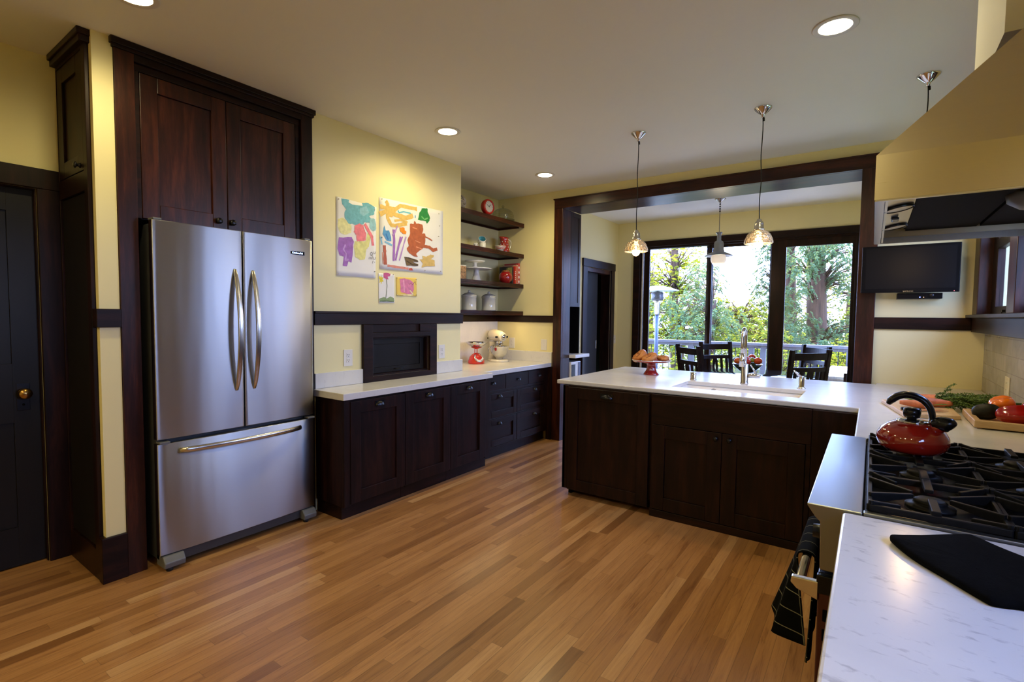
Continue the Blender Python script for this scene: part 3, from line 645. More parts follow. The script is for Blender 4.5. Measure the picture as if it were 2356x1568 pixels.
c_ = (-3.52, 4.375, z); B = MB(); B.lathe([(.036,0),(.039,.004),(.040,.078),(.037,.078),(.036,.008),(1e-5,.006)], c_, 32); B.build('body', M['white'], T)
T = thing('mug', 'white cup with pale blue inside tilted on top of another cup', 'cup', (-3.515, 4.375, z+.075))
Rt = Matrix.Rotation(radians(-36), 3, 'Z') @ Matrix.Rotation(radians(52), 3, 'Y'); c_ = (-3.53, 4.375, z+.094)
B = MB(); B.lathe([(.036,-.03),(.039,-.026),(.042,.040),(.039,.040)], c_, 32, R=Rt, close=False); B.lathe([(1e-5,-.03),(.036,-.03)], c_, 32, R=Rt, close=False); B.build('outside', M['white'], T)
B = MB(); B.lathe([(.0388,.039),(.035,-.02),(1e-5,-.022)], c_, 32, R=Rt, close=False); B.build('inside', pm('pale_blue_glaze', (.12,.42,.55), .2, vary=.3, nscale=40), T)
for k, (y, h, lean) in enumerate(((4.215, .052, -.2), (4.262, .058, .22))):
    T = thing('salt_shaker' if k == 0 else 'pepper_shaker', ('small white shaker with a black stripe leaning left on the second shelf', 'small white shaker leaning right beside the cups on the second shelf')[k], 'shaker', (-3.50, y, z))
    Rl = Matrix.Rotation(lean, 3, 'X'); B = MB(); B.lathe([(.017,0),(.019,.004),(.017,h*.7),(.010,h),(1e-5,h+.003)], (-3.50, y, z+.003), 20, R=Rl); B.build('body', M['white'], T)
    B = MB(); B.rbox(Vector((-3.483, y-.008, z+h*.55)), (.001,.003,.016), Rl); B.build('stripe', M['black'], T)
# third shelf
z = SH[2]
T = thing('cake_stand', 'tall white pedestal cake stand with a wide plate on the third shelf', 'cake stand', (-3.53, 4.29, z)); c_ = (-3.53, 4.29, z)
B = MB(); B.lathe([(.056,0),(.058,.006),(.045,.03),(.030,.09),(.028,.122),(.05,.128),(.155,.131),(.168,.136),(.168,.142),(.155,.140),(1e-5,.136)], c_, 44); B.build('body', M['white'], T)
T = thing('cake_stand', 'small white pedestal cake stand standing on top of the wide one', 'cake stand', (-3.53, 4.265, z+.139)); c_ = (-3.53, 4.265, z+.138)
B = MB(); B.lathe([(.040,0),(.041,.005),(.022,.03),(.020,.058),(.04,.066),(.096,.070),(.112,.078),(.112,.083),(.096,.078),(1e-5,.074)], c_, 40); B.build('body', M['white'], T)
T = thing('tin', 'small framed botanical tin at the left end of the third shelf', 'tin', (-3.50, 3.985, z))
B = MB(); B.box(-3.56, -3.455, 3.93, 4.035, z, z+.15); B.build('body', M['cream'], T, bev=.004)
B = MB(); B.box(-3.4545, -3.4535, 3.945, 4.02, z+.02, z+.13); B.cells([3.935,3.945,4.02,4.03],[z+.01,z+.02,z+.13,z+.14], lambda i,j: not(i==1 and j==1), -3.455, -3.4525, axis='X'); B.build('picture', pm('botanical_print', (.40,.22,.09), .5, vary=.8, nscale=60), T)
T = thing('jar', 'round dark red glazed jar in front of the leaning dark book', 'jar', (-3.43, 4.695, z)); c_ = (-3.43, 4.695, z)
B = MB(); B.lathe([(.040,0),(.045,.004),(.072,.035),(.080,.07),(.070,.105),(.045,.128)], c_, 36); B.build('body', M['darkred'], T)
B = MB(); B.lathe([(.047,.128),(.05,.134),(.03,.148),(1e-5,.152)], c_, 30); B.build('lid', pm('mottled_lid', (.30,.10,.03), .3, vary=.8, nscale=70), T)
B = MB(); B.box(-3.60, -3.415, 4.833, 4.859, z, z+.200); 
T = thing('cookbook', 'dark book standing behind the red jar, left of the three bright cookbooks', 'book', (-3.62, 4.82, z)); B.xf(Matrix.Translation((0,-.03,0))).build('cover', pm('dark_book_jacket', (.03,.027,.02), .4, vary=.5, nscale=30), T, bev=.002)
B = MB(); B.box(-3.50, -3.42, 4.8022, 4.8028, z+.08, z+.19); B.build('picture', pm('leafy_jacket', (.25,.24,.08), .4, vary=.7, nscale=50), T)
bk = (('cookbook with a red spine at the left of the three standing upright', (.55,.035,.02), .205, .028), ('cookbook with a cream and red striped spine, middle of the three standing upright', (.60,.36,.22), .222, .034), ('cookbook with a red and white diamond spine against the wall', (.52,.05,.045), .245, .036))
y = 4.832
for k, (lab, col, h, w_) in enumerate(bk):
    y0 = y; y1 = y+w_; y = y1+.002
    T = thing('cookbook', lab, 'book', (-3.50, (y0+y1)/2, z))
    m_ = pm('book_spine_%d' % k, col, .35, vary=.05)
    B = MB(); B.box(-3.60, -3.40, y0, y0+.003, z, z+h); B.box(-3.60, -3.40, y1-.003, y1, z, z+h); B.box(-3.403, -3.40, y0, y1, z, z+h); B.build('cover', m_, T, bev=.001)
    B = MB(); B.box(-3.598, -3.404, y0+.003, y1-.003, z+.002, z+h-.004); B.build('pages', M['paper'], T)
    B = MB()
    if k == 2:
        for q in range(4): B.prism([(y0+.004, z+.03+q*.055), ((y0+y1)/2, z+.008+q*.055), (y1-.004, z+.03+q*.055), ((y0+y1)/2, z+.052+q*.055)], 'X', -3.4, -3.3992)
    elif k == 1: B.box(-3.4, -3.3992, y0+.006, y0+.014, z+.01, z+h-.01); B.box(-3.4, -3.3992, y1-.012, y1-.006, z+.01, z+h-.01)
    else:
        for q in range(5): B.box(-3.4, -3.3992, y0+.006, y1-.008, z+.05+q*.022, z+.058+q*.022)
    B.build('spine_print', M['white'] if k != 1 else M['red'], T)
# lowest shelf: canisters
z = SH[3]
def canister(label, x, y):
    T = thing('canister', label, 'canister', (x, y, z), 'lidded canisters'); c_ = (x, y, z)
    B = MB(); B.lathe([(.074,0),(.080,.004),(.080,.012),(.078,.016),(.078,.135),(.081,.138),(.081,.148),(.074,.150),(1e-5,.15)], c_, 44); B.build('body', M['canister'], T)
    B = MB(); B.lathe([(.083,.150),(.083,.156),(.074,.166),(.045,.183),(.016,.190),(.014,.196)], c_, 40); ld = B.build('lid', M['canister'], T)
    B = MB(); B.ell((x, y, z+.203), (.015,.015,.011), 18, 10); B.build('knob', M['canister'], ld)
canister('grey white lidded canister at the left on the lowest shelf', -3.50, 4.135)
canister('grey white lidded canister at the right on the lowest shelf', -3.50, 4.475)

# ================================================================ kitchen scale
T = thing('kitchen_scale', 'bright red kitchen scale with a steel bowl on the white worktop', 'scale', (-3.53, 4.30, LT), rotz=radians(-26))
B = MB(); B.lathe([(.088,0),(.092,.006),(.090,.03),(.075,.075),(.045,.105),(.022,.118),(1e-5,.120)], (0,0,0), 40)
B.build('body', M['red'], T, world=False)
Rd = Matrix.Rotation(radians(52), 3, 'Y')
B = MB(); B.lathe([(.052,0),(.055,.006),(.050,.012),(.046,.009)], (.060,0,.064), 36, R=Rd, close=False); dl = B.build('dial_rim', M['chrome'], T, world=False)
B = MB(); B.lathe([(.049,.008),(1e-5,.009)], (.060,0,.064), 36, R=Rd, close=False); dc = B.build('dial', M['white'], dl, world=False)
B = MB()
for k in range(12): 
    a = pi/6*k; p = Vector((.060,0,.064)) + Rd @ Vector((.040*cos(a), .040*sin(a), .0098)); B.rbox(p, (.004,.001,.0006), Rd @ Matrix.Rotation(a,3,'Z'))
B.rbox(Vector((.060,0,.064)) + Rd @ Vector((-.014,.006,.0104)), (.022,.0016,.0006), Rd @ Matrix.Rotation(radians(-25),3,'Z')); B.build('dial_marks', M['black'], dc, world=False)
B = MB(); [B.tube([(x, y, .112), (x, y, .165)], .0045, 8) for x, y in ((-.012,-.014),(-.012,.014),(.014,0))]; B.lathe([(.020,.160),(.060,.178),(.062,.182),(1e-5,.182)], (0,0,0), 32); B.build('bowl_support', M['red'], T, world=False)
B = MB(); B.lathe([(.045,.181),(.075,.192),(.110,.222),(.118,.236),(.114,.236),(.106,.222),(.072,.194),(1e-5,.185)], (0,0,0), 44); B.build('bowl', M['chrome'], T, world=False)

# ================================================================ stand mixer (local +x is forward)
T = thing('stand_mixer', 'cream stand mixer with a steel bowl on the worktop beside the white outlet', 'mixer', (-3.56, 4.70, LT), rotz=radians(-24))
B = MB(); n = 40; prof = []
for i in range(n):
    a = 2*pi*i/n; x = .115*cos(a); prof.append((x*1.28+.01, (.118 if x > 0 else .105)*sin(a)))
vs = [(x+.03, y, 0) for x, y in prof] + [(x*.97+.03, y*.97, .018) for x, y in prof] + [(x*.88+.03, y*.88, .026) for x, y in prof]
fs = [tuple(range(n-1,-1,-1)), tuple(2*n+i for i in range(n))] + [(r*n+i, r*n+(i+1) % n, (r+1)*n+(i+1) % n, (r+1)*n+i) for r in range(2) for i in range(n)]
B.add(vs, fs, 0, True)
B.build('base', M['cream'], T, world=False)
B = MB()   # column sweeping up and forward
col = [(-.055,.02,.052,.075), (-.062,.06,.040,.058), (-.070,.12,.036,.048), (-.072,.18,.040,.046), (-.066,.225,.050,.050)]
vs = []; fs = []
for x, zz, hx, hy in col:
    for k in range(20): a = 2*pi*k/20; vs.append((x+hx*cos(a), hy*sin(a), zz))
for r in range(4):
    for k in range(20): k2 = (k+1) % 20; fs.append((r*20+k, r*20+k2, (r+1)*20+k2, (r+1)*20+k))
fs += [tuple(range(19,-1,-1)), tuple(80+k for k in range(20))]; B.add(vs, fs, 0, True); B.build('column', M['cream'], T, world=False)
B = MB(); vs = []; fs = []; hd = [(-.150,.005),(-.147,.034),(-.132,.054),(-.095,.066),(-.03,.069),(.04,.067),(.095,.062),(.135,.054),(.155,.042),(.160,.005)]
for x, r in hd:
    for k in range(24): a = 2*pi*k/24; vs.append((x+.01, r*.95*cos(a), .295+.01*(x/.15)*-1+r*1.02*sin(a)))
for r in range(len(hd)-1):
    for k in range(24): k2 = (k+1) % 24; fs.append((r*24+k, r*24+k2, (r+1)*24+k2, (r+1)*24+k))
fs += [tuple(range(23,-1,-1)), tuple((len(hd)-1)*24+k for k in range(24))]; B.add(vs, fs, 0, True); hdo = B.build('head', M['cream'], T, world=False)
B = MB(); B.lathe([(.028,.0),(.030,.012),(.026,.018),(1e-5,.02)], (.165,0,.287), 26, R=Matrix.Rotation(pi/2,3,'Y')); B.build('hub_cap', M['chrome'], hdo, world=False)
B = MB(); B.lathe([(.011,0),(.012,.02),(.008,.026),(1e-5,.027)], (.13,-.058,.285), 16, R=Matrix.Rotation(pi/2,3,'X')); B.lathe([(.011,0),(.012,.02),(.008,.026),(1e-5,.027)], (.13,.052,.285), 16, R=Matrix.Rotation(-pi/2,3,'X')); B.build('black_knob', M['black'], hdo, world=False)
B = MB(); [B.ell((-.10,sy*.06,.262),(.010,.006,.010),12,8) for sy in (-1,1)]; B.build('lever_knob', M['black'], hdo, world=False)
B = MB(); [B.box(-.07,.11,sy*.061-.001,sy*.061+.001,.272,.277) for sy in (-1,1)]; B.build('trim_band', M['chrome'], hdo, world=False)
B = MB(); B.lathe([(.028,.195),(.040,.20),(.042,.222),(.036,.24)], (.085,0,0), 28); B.tube([(.085,0,.2),(.085,0,.16)], .010, 10); B.build('planetary', M['chrome'], T, world=False)
B = MB(); B.lathe([(.034,.0),(.040,.004),(.040,.012),(.046,.022),(.072,.045),(.098,.085),(.108,.125),(.110,.15),(.113,.152),(.107,.150),(.104,.125),(.09,.085),(.05,.04),(1e-5,.035)], (.075,0,.026), 44); bw = B.build('bowl', M['chrome'], T, world=False)
B = MB(); B.tube([(.065,-.104,.165),(.062,-.135,.162),(.062,-.138,.110),(.066,-.100,.095)], .005, 8, flat=(1.6,.6)); B.build('bowl_handle', M['chrome'], bw, world=False)

# ================================================================ outlets and switches
def plate(label, axis, face, sgn, a, z, kind='outlet', w=.039, h=.062, mat='whitemat'):
    loc = (face, a, z) if axis == 'X' else (a, face, z)
    T = thing('power_outlet' if kind == 'outlet' else 'light_switch', label, kind, loc)
    B = MB(); B.pbox(axis, face, face+sgn*.006, a-w, a+w, z-h, z+h); p = B.build('cover_plate', M[mat], T, bev=.002)
    B = MB()
    if kind == 'outlet':
        for dz in (-.02, .02):
            B.pbox(axis, face+sgn*.006, face+sgn*.008, a-.017, a+.017, z+dz-.015, z+dz+.015)
        B.build('socket', M[mat], p, bev=.001); B = MB()
        for dz in (-.02, .02):
            for da in (-.006, .006): B.pbox(axis, face+sgn*.008, face+sgn*.0085, a+da-.001, a+da+.001, z+dz-.002, z+dz+.008)
            B.pbox(axis, face+sgn*.008, face+sgn*.0085, a-.002, a+.002, z+dz-.011, z+dz-.007)
        B.build('slots', M['black'], p)
    else:
        B.pbox(axis, face+sgn*.006, face+sgn*.009, a-.006, a+.006, z-.012, z+.012); B.pbox(axis, face+sgn*.009, face+sgn*.016, a-.004, a+.004, z, z+.009); B.build('toggle', M[mat], p, bev=.001)
plate('white double outlet on the yellow wall nearest the refrigerator', 'X', -3.20, 1, 2.381, 1.078)
plate('white double outlet on the yellow wall right of the recessed cabinet', 'X', -3.20, 1, 3.396, 1.072)
plate('white outlet on the yellow wall behind the mixer bowl', 'Y', 4.957, -1, -3.519, 1.078)
plate('white switch on the yellow wall beside the cased opening', 'Y', 4.957, -1, -3.068, 1.074, 'switch')
plate('slim ivory outlet on the grey tiles at the right edge', 'X', .665, -1, 4.115, 1.018, w=.055, h=.06, mat='cream')
plate('white switch on the dining room wall by the glazed doors', 'X', -3.185, 1, 7.165, 1.06, 'switch')

# ================================================================ children's paintings
CM = {}
def cmat(c):
    if c not in CM: CM[c] = pm('paint_%d_%d_%d' % c, lin(c), .75, vary=.14, nscale=35)
    return CM[c]
def painting(name, label, corners, marks, base=None, zoom=(750, 430, 5.6), pins=()):
    px = lambda x, y: onplane(zoom[0]+x/zoom[2], zoom[1]+y/zoom[2], 'X', -3.1965)
    P3 = [px(*c) for c in corners]; cen = sum(P3, Vector())/4
    T = thing(name, label, 'painting', (-3.1985, cen.y, cen.z), "children's paintings pinned to the wall")
    mats = [base or M['paper']]
    B = MB(); N = 14; g = []; rnd = random.Random(len(marks))
    for i in range(N+1):
        row_ = []
        for j in range(N+1):
            s, t = i/N, j/N; p = (P3[0]*(1-s)+P3[1]*s)*(1-t) + (P3[3]*(1-s)+P3[2]*s)*t
            e = max(0, t-.93)/.07*.003*(.5+.5*sin(9*s)) ; row_.append((-3.1970+e, p.y, p.z))
        g.append(row_)
    B.sheet(g); B.build('sheet', mats[0], T, solid=.0006)
    order = {}; lay = 0
    B = MB(); mlist = []
    for kind, col, pts, *w in marks:
        lay += 1; mm = cmat(col)
        if mm not in mlist: mlist.append(mm)
        mi = mlist.index(mm); x = -3.1957+lay*.00006
        if kind == 'b':
            Q = [px(*p) for p in pts]; n = len(Q); R_ = []
            for i in range(n):                         # subdivide and roughen the outline
                a, c2 = Q[i], Q[(i+1) % n]
                for t in (0, .33, .66): q = a.lerp(c2, t); R_.append((x, q.y+rnd.uniform(-1,1)*.0028, q.z+rnd.uniform(-1,1)*.0028))
            B.add(R_, [tuple(range(len(R_)))], mi)
        else:
            Q = [px(*p) for p in pts]; hw = w[0]/zoom[2]*.0041; fine = []
            for i in range(len(Q)-1):
                for t in (0, .25, .5, .75): fine.append(Q[i].lerp(Q[i+1], t))
            fine.append(Q[-1]); L = []; R_ = []
            for i, q in enumerate(fine):
                d_ = fine[min(i+1, len(fine)-1)]-fine[max(i-1, 0)]; nn = Vector((0, -d_.z, d_.y)).normalized()
                ww = hw*rnd.uniform(.8, 1.15) if w[0] > 4 else hw
                L.append((x, q.y+nn.y*ww, q.z+nn.z*ww)); R_.append((x, q.y-nn.y*ww, q.z-nn.z*ww))
            k = len(L); B.add(L+R_, [(i, i+1, k+i+1, k+i) for i in range(k-1)], mi)
    pm_ = B.build('brush_marks', mlist, T)
    for p in pins:
        q = px(*p); B = MB(); B.lathe([(.0045,0),(.0045,.003),(.003,.007),(1e-5,.0075)], (-3.1965, q.y, q.z), 10, R=Matrix.Rotation(pi/2,3,'Y')); B.build('push_pin', M['nickel'], T)
BL, PU, PK, YE, OC, GR, BR_, TE, OR, RB, OL, TA, LB = (112,178,192), (160,108,186), (232,128,138), (218,214,140), (214,178,98), (30,128,56), (176,92,52), (96,176,196), (250,140,20), (178,96,74), (112,90,56), (212,180,104), (86,150,200)
painting('painting', 'tall painting with blue cloud, pink and purple patches nearest the refrigerator', [(130,118),(650,258),(638,1176),(133,1137)], [
 ('b', (225,222,160), [(150,410),(220,390),(270,440),(330,500),(320,590),(240,620),(180,590),(150,500)]),
 ('b', YE, [(370,700),(510,700),(545,560),(580,640),(550,770),(520,800),(500,930),(430,940),(370,890),(360,760)]),
 ('b', BL, [(200,145),(300,165),(290,190),(340,230),(470,240),(465,205),(540,205),(620,250),(632,285),(620,350),(560,375),(575,410),(560,460),(500,455),(470,480),(400,495),(360,480),(290,470),(245,400),(235,330),(260,290),(210,220)]),
 ('b', (150,196,204), [(570,400),(630,410),(646,520),(640,560),(600,570),(560,520)]),
 ('b', (140,192,205), [(440,270),(520,250),(560,330),(480,380),(430,330)]),
 ('b', PU, [(165,650),(330,645),(355,700),(350,830),(330,970),(290,960),(265,1025),(215,1010),(225,890),(175,880),(150,800)]),
 ('s', (190,150,210), [(250,740),(225,800),(260,860),(250,950),(290,930)], 9),
 ('b', PK, [(370,500),(430,470),(480,490),(500,560),(520,600),(510,690),(450,695),(400,700),(390,620),(358,580)]),
 ('s', PK, [(500,475),(545,560),(590,640),(605,755)], 18),
 ('s', (60,60,64), [(590,838),(570,850),(570,875),(590,880),(602,860),(590,838)], 2), ('s', (60,60,64), [(585,870),(600,893)], 2),
 ('s', (60,60,64), [(618,832),(614,858),(628,862),(642,832)], 2),
 ('s', (60,60,64), [(556,900),(552,930)], 2), ('s', (60,60,64), [(568,932),(576,900),(590,932),(600,896)], 2), ('s', (60,60,64), [(612,900),(612,930),(632,930),(640,902)], 2),
 ('s', (60,60,64), [(598,985),(600,960),(610,955)], 2), ('s', (60,60,64), [(618,968),(628,966)], 2)],
 pins=[(160,155),(625,292),(152,1115),(625,1088)])
painting('painting', 'largest painting with brown figure, green blob and ochre branches on the yellow wall', [(685,128),(1508,312),(1502,1128),(690,1052)], [
 ('s', OC, [(770,178),(795,215),(790,290),(795,400),(840,490),(900,500),(1040,468)], 22), ('s', OC, [(692,248),(800,275),(890,290),(960,240),(1060,262),(1172,285)], 24),
 ('s', OC, [(692,350),(780,310),(900,358),(1030,400),(1120,368)], 28), ('b', OC, [(780,240),(870,260),(900,340),(850,390),(790,380),(760,320)]), ('s', OC, [(880,435),(960,425),(1050,455)], 12),
 ('s', TE, [(925,300),(940,330),(1000,318),(1092,340)], 8), ('s', LB, [(1150,365),(1148,400)], 7),
 ('b', GR, [(1235,280),(1305,270),(1312,330),(1340,400),(1330,440),(1300,470),(1285,440),(1185,420),(1205,330)]), ('s', (110,180,110), [(1230,380),(1270,420),(1310,400)], 8),
 ('b', BR_, [(1080,470),(1130,480),(1138,430),(1162,470),(1240,480),(1255,540),(1240,600),(1278,600),(1280,690),(1262,780),(1200,820),(1160,860),(1182,900),(1120,885),(1070,850),(1037,795),(1068,760),(1050,680),(1085,600)]),
 ('s', BR_, [(1265,635),(1330,665),(1368,692)], 8), ('s', BR_, [(1260,762),(1330,775),(1380,815),(1432,798)], 20),
 ('s', (226,150,110), [(1115,520),(1170,540)], 6), ('s', (226,150,110), [(1150,690),(1215,720)], 5), ('s', (226,150,110), [(1160,770),(1240,800)], 5),
 ('b', LB, [(750,490),(765,560),(810,560),(835,640),(838,700),(780,690),(730,600)]), ('s', (120,180,215), [(755,700),(850,750)], 10), ('s', (120,180,215), [(700,640),(722,740)], 9), ('s', (50,110,180), [(770,600),(800,680)], 8),
 ('s', PU, [(872,548),(878,700),(870,950)], 15), ('s', PU, [(960,640),(930,780),(895,945)], 13), ('s', PU, [(985,640),(930,780),(900,880)], 9), ('s', (180,140,205), [(1030,640),(990,780),(945,945)], 8), ('s', (180,140,205), [(920,500),(880,600),(850,620)], 8),
 ('b', OR, [(950,520),(1005,518),(1018,560),(1032,575),(1030,610),(985,600),(952,560)]),
 ('s', RB, [(750,750),(757,850),(765,1000)], 20), ('s', (215,150,130), [(725,840),(735,990)], 6), ('s', (215,140,124), [(790,1012),(950,1035),(1060,1052)], 13), ('b', (190,80,60), [(1060,1055),(1100,1040),(1125,1078),(1075,1075)]),
 ('b', OL, [(1005,895),(1060,905),(1180,940),(1185,968),(1120,965),(1187,995),(1185,1018),(1040,1010),(1020,955)]), ('s', (60,45,26), [(1025,905),(1100,925),(1180,960)], 5), ('s', (60,45,26), [(1035,950),(1110,1000),(1182,1005)], 5),
 ('b', TA, [(1200,930),(1250,935),(1240,885),(1290,895),(1345,870),(1385,872),(1385,900),(1350,930),(1395,945),(1402,1015),(1300,1020),(1230,1042),(1245,980)])],
 pins=[(718,155),(1452,345),(1272,1078),(1475,1085),(715,648),(1460,500),(1447,637)])
painting('painting', 'narrow painting of a pink flower and yellow sun below the large one', [(675,1106),(880,1122),(882,1492),(679,1490)], [
 ('b', (200,90,140), [(740,1112),(785,1105),(832,1115),(828,1145),(795,1150),(806,1190),(775,1192),(745,1165)]),
 ('b', (222,204,60), [(690,1130),(702,1165),(716,1125),(720,1165),(740,1165),(728,1190),(748,1230),(720,1215),(715,1252),(700,1218),(684,1240),(690,1200),(682,1170)]),
 ('s', (110,120,96), [(776,1192),(788,1270),(770,1432)], 4),
 ('b', (140,162,116), [(682,1440),(740,1415),(780,1435),(830,1412),(874,1432),(878,1480),(760,1470),(690,1482)]), ('s', (90,110,76), [(690,1470),(780,1468),(870,1475)], 5)], pins=[(866,1126)])
painting('painting', 'small yellow painting with a pink square beside the flower painting', [(903,1158),(1168,1172),(1170,1408),(908,1398)], [
 ('b', (214,126,162), [(950,1180),(1010,1178),(1075,1190),(1130,1240),(1130,1320),(1112,1380),(1030,1375),(962,1350),(958,1250)]), ('s', (232,168,190), [(1000,1200),(1010,1350)], 8),
 ('s', (240,226,180), [(1080,1330),(1130,1390),(960,1392)], 8), ('s', (120,90,60), [(1065,1240),(1080,1255),(1095,1230),(1110,1260),(1128,1240),(1150,1215),(1160,1262)], 2.5)],
 base=pm('yellow_card', lin((232,200,92)), .7, vary=.05), pins=[(912,1170),(1160,1190),(916,1390),(1162,1390)])
# ================================================================ peninsula worktop with sink cut-out
IX0, IY0 = -2.035, 3.492
xs = [IX0, -1.185, -.365, -.045, .04, .664]; ys = [2.622, IY0, 3.69, 4.105, 4.850, 4.955]
def keepI(i, j):
    if i == 1 and j == 2: return False
    if i <= 2: return 1 <= j <= 3
    if i == 3: return j <= 3
    return True
o = MB().cells(xs, ys, keepI, CT-.032, CT).build('worktop', M['marble'], bev=.006)
tag(o, 'wide white stone worktop of the peninsula with the sink cut into it', 'worktop')
o = MB().box(-.045, .664, -1.2, 1.582, CT-.032, CT).build('worktop', M['marble2'], bev=.006)
tag(o, 'white stone worktop in the near right corner under the black pot holder', 'worktop')

# ---- peninsula cabinets (fronts on Y = 3.46)
FY = 3.460
T = thing('dishwasher_cabinet', 'left end cabinet of the dark peninsula with one tall panel and a deep toe recess', 'cabinet', (-1.6, 4.0, 0))
B = MB(); B.box(-1.958, -1.245, FY+.022, 4.60, .10, .869); B.box(-1.958, -1.915, FY+.0, FY+.022, .055, .869); B.box(-1.958, -1.936, FY, 4.60, .055, .869); B.build('body', M['wz'], T, bev=.002)
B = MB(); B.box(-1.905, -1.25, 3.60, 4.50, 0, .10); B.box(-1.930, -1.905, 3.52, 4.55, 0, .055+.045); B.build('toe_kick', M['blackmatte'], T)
B = MB(); shaker(B, 'Y', FY-.004, -1, -1.912, -1.262, .052, .858, fwd=.085); dd = B.build('door_panel', M['wz'], T, bev=.002)
B = MB(); cup_pull(B, 'Y', FY-.004, -1, -1.588, .808, w=.05); B.build('cup_pull', M['bronze'], dd)
T = thing('sink_cabinet', 'dark double door cabinet of the peninsula below the sink', 'cabinet', (-.77, 4.0, 0))
B = MB(); B.box(-1.243, -1.222, FY, 4.60, .03, .66); B.box(-1.243, -.27, 4.14, 4.60, .03, .869); B.box(-1.243, -.27, FY+.022, 4.60, .03, .62)
B.box(-1.243, -.27, FY, FY+.022, .658, .868); B.box(-1.243, -1.238, FY, FY+.022, .03, .658); B.box(-.295, -.27, FY, FY+.022, .03, .658); B.build('body', M['wx'], T, bev=.002)
B = MB(); B.box(-1.243, -.27, FY-.006, FY+.1, .0, .052); B.build('toe_board', M['wx'], T, bev=.002)
for k, (a0, a1, kx) in enumerate(((-1.236, -.772, -.806), (-.768, -.298, -.722))):
    B = MB(); shaker(B, 'Y', FY-.004, -1, a0, a1, .056, .655, fwd=.09); dd = B.build('door', M['wz'], T, bev=.002)
    B = MB(); knob(B, 'Y', FY-.004, -1, kx, .617, .015); B.build('knob', M['bronze'], dd)
T = thing('corner_cabinet', 'dark filler cabinet in the corner between the peninsula and the range', 'cabinet', (.2, 3.5, 0))
B = MB(); B.box(-.268, .66, FY, 4.60, .03, .869); B.box(-.02, .66, 2.63, FY-.002, .09, .869); B.box(-.268, .66, 4.601, 4.94, .03, .869); B.build('body', M['wz'], T, bev=.002)
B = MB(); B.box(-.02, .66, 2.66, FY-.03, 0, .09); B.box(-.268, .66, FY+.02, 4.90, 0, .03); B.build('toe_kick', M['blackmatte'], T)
T = thing('base_cabinet', 'dark cabinet under the near worktop at the right edge', 'cabinet', (.3, .2, 0))
B = MB(); B.box(-.01, .66, -1.2, 1.575, .09, .869); B.build('body', M['wz'], T, bev=.002)
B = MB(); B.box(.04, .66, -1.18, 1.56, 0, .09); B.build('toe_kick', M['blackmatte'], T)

# ---- undermount sink
T = thing('sink', 'wide white undermount sink set into the peninsula worktop', 'sink', (-.775, 3.9, .86))
B = MB(); x0, x1, y0, y1 = -1.19, -.36, 3.685, 4.110; zt = CT-.0335; zb = .66
def rr(x0, x1, y0, y1, r, z, n=6):
    pts = []
    for cx, cy, a0 in ((x1-r, y1-r, 0), (x0+r, y1-r, pi/2), (x0+r, y0+r, pi), (x1-r, y0+r, 1.5*pi)):
        for k in range(n+1): a = a0+pi/2*k/n; pts.append((cx+r*cos(a), cy+r*sin(a), z))
    return pts
rings = [rr(x0-.02, x1+.02, y0-.02, y1+.02, .05, zb-.012), rr(x0-.02, x1+.02, y0-.02, y1+.02, .05, zt), rr(x0, x1, y0, y1, .035, zt), rr(x0+.004, x1-.004, y0+.004, y1-.004, .04, zb+.04), rr(x0+.03, x1-.03, y0+.03, y1-.03, .04, zb+.006), rr(x0+.38, x1-.38, y0+.18, y1-.18, .03, zb)]
n = len(rings[0]); vs = [p for r_ in rings for p in r_]; fs = [(i*n+k, i*n+(k+1) % n, (i+1)*n+(k+1) % n, (i+1)*n+k) for i in range(len(rings)-1) for k in range(n)]
fs += [tuple(range(n)), tuple((len(rings)-1)*n+k for k in range(n))]; B.add(vs, fs, 0, True); B.build('basin', M['white'], T)
B = MB(); B.lathe([(.045,.0),(.047,.004),(.038,.006),(.030,.002),(1e-5,.001)], (-.775, 3.9, zb), 30); B.build('drain', M['chrome'], T)
B = MB(); B.lathe([(.020,0),(.022,.003),(.016,.005),(1e-5,.003)], (-.985, 4.106, .835), 24, R=Matrix.Rotation(pi/2,3,'X')); B.build('overflow', M['chrome'], T)

# ---- faucet
T = thing('faucet', 'tall chrome gooseneck faucet with a side lever behind the sink', 'faucet', (-.787, 4.205, CT)); fx, fy = -.787, 4.205
B = MB(); B.lathe([(.030,0),(.031,.006),(.0265,.010),(.0265,.148),(.024,.152),(1e-5,.152)], (fx, fy, CT), 32); B.build('body', M['chrome'], T)
B = MB(); pts = [(fx, fy, CT+.15), (fx, fy, CT+.30)]
for k in range(13): a = pi*k/12; pts.append((fx+.0, fy-.055+.055*cos(a), CT+.365+.058*sin(a)))
pts += [(fx, fy-.112, CT+.30), (fx, fy-.114, CT+.21)]; B.tube(pts, .0125, 14); B.build('spout', M['chrome'], T)
B = MB(); B.tube([(fx, fy-.114, CT+.235), (fx, fy-.115, CT+.14)], [.0165, .0175], 18); B.build('spray_head', M['chrome'], T)
B = MB(); B.tube([(fx+.02, fy, CT+.065), (fx+.110, fy-.01, CT+.068)], .0185, 18); lv = B.build('valve', M['chrome'], T)
B = MB(); B.tube([(fx+.085, fy-.008, CT+.075), (fx+.065, fy-.012, CT+.115), (fx+.045, fy-.018, CT+.15)], [.008, .0065, .005], 10); B.build('lever', M['chrome'], lv)
T = thing('air_switch', 'short chrome cylinder with vents left of the faucet', 'sink fitting', (-1.168, 4.195, CT))
B = MB(); B.lathe([(.025,0),(.026,.004),(.022,.007),(.022,.058),(.020,.062),(1e-5,.062)], (-1.168, 4.195, CT), 28); B.build('body', M['chrome'], T)
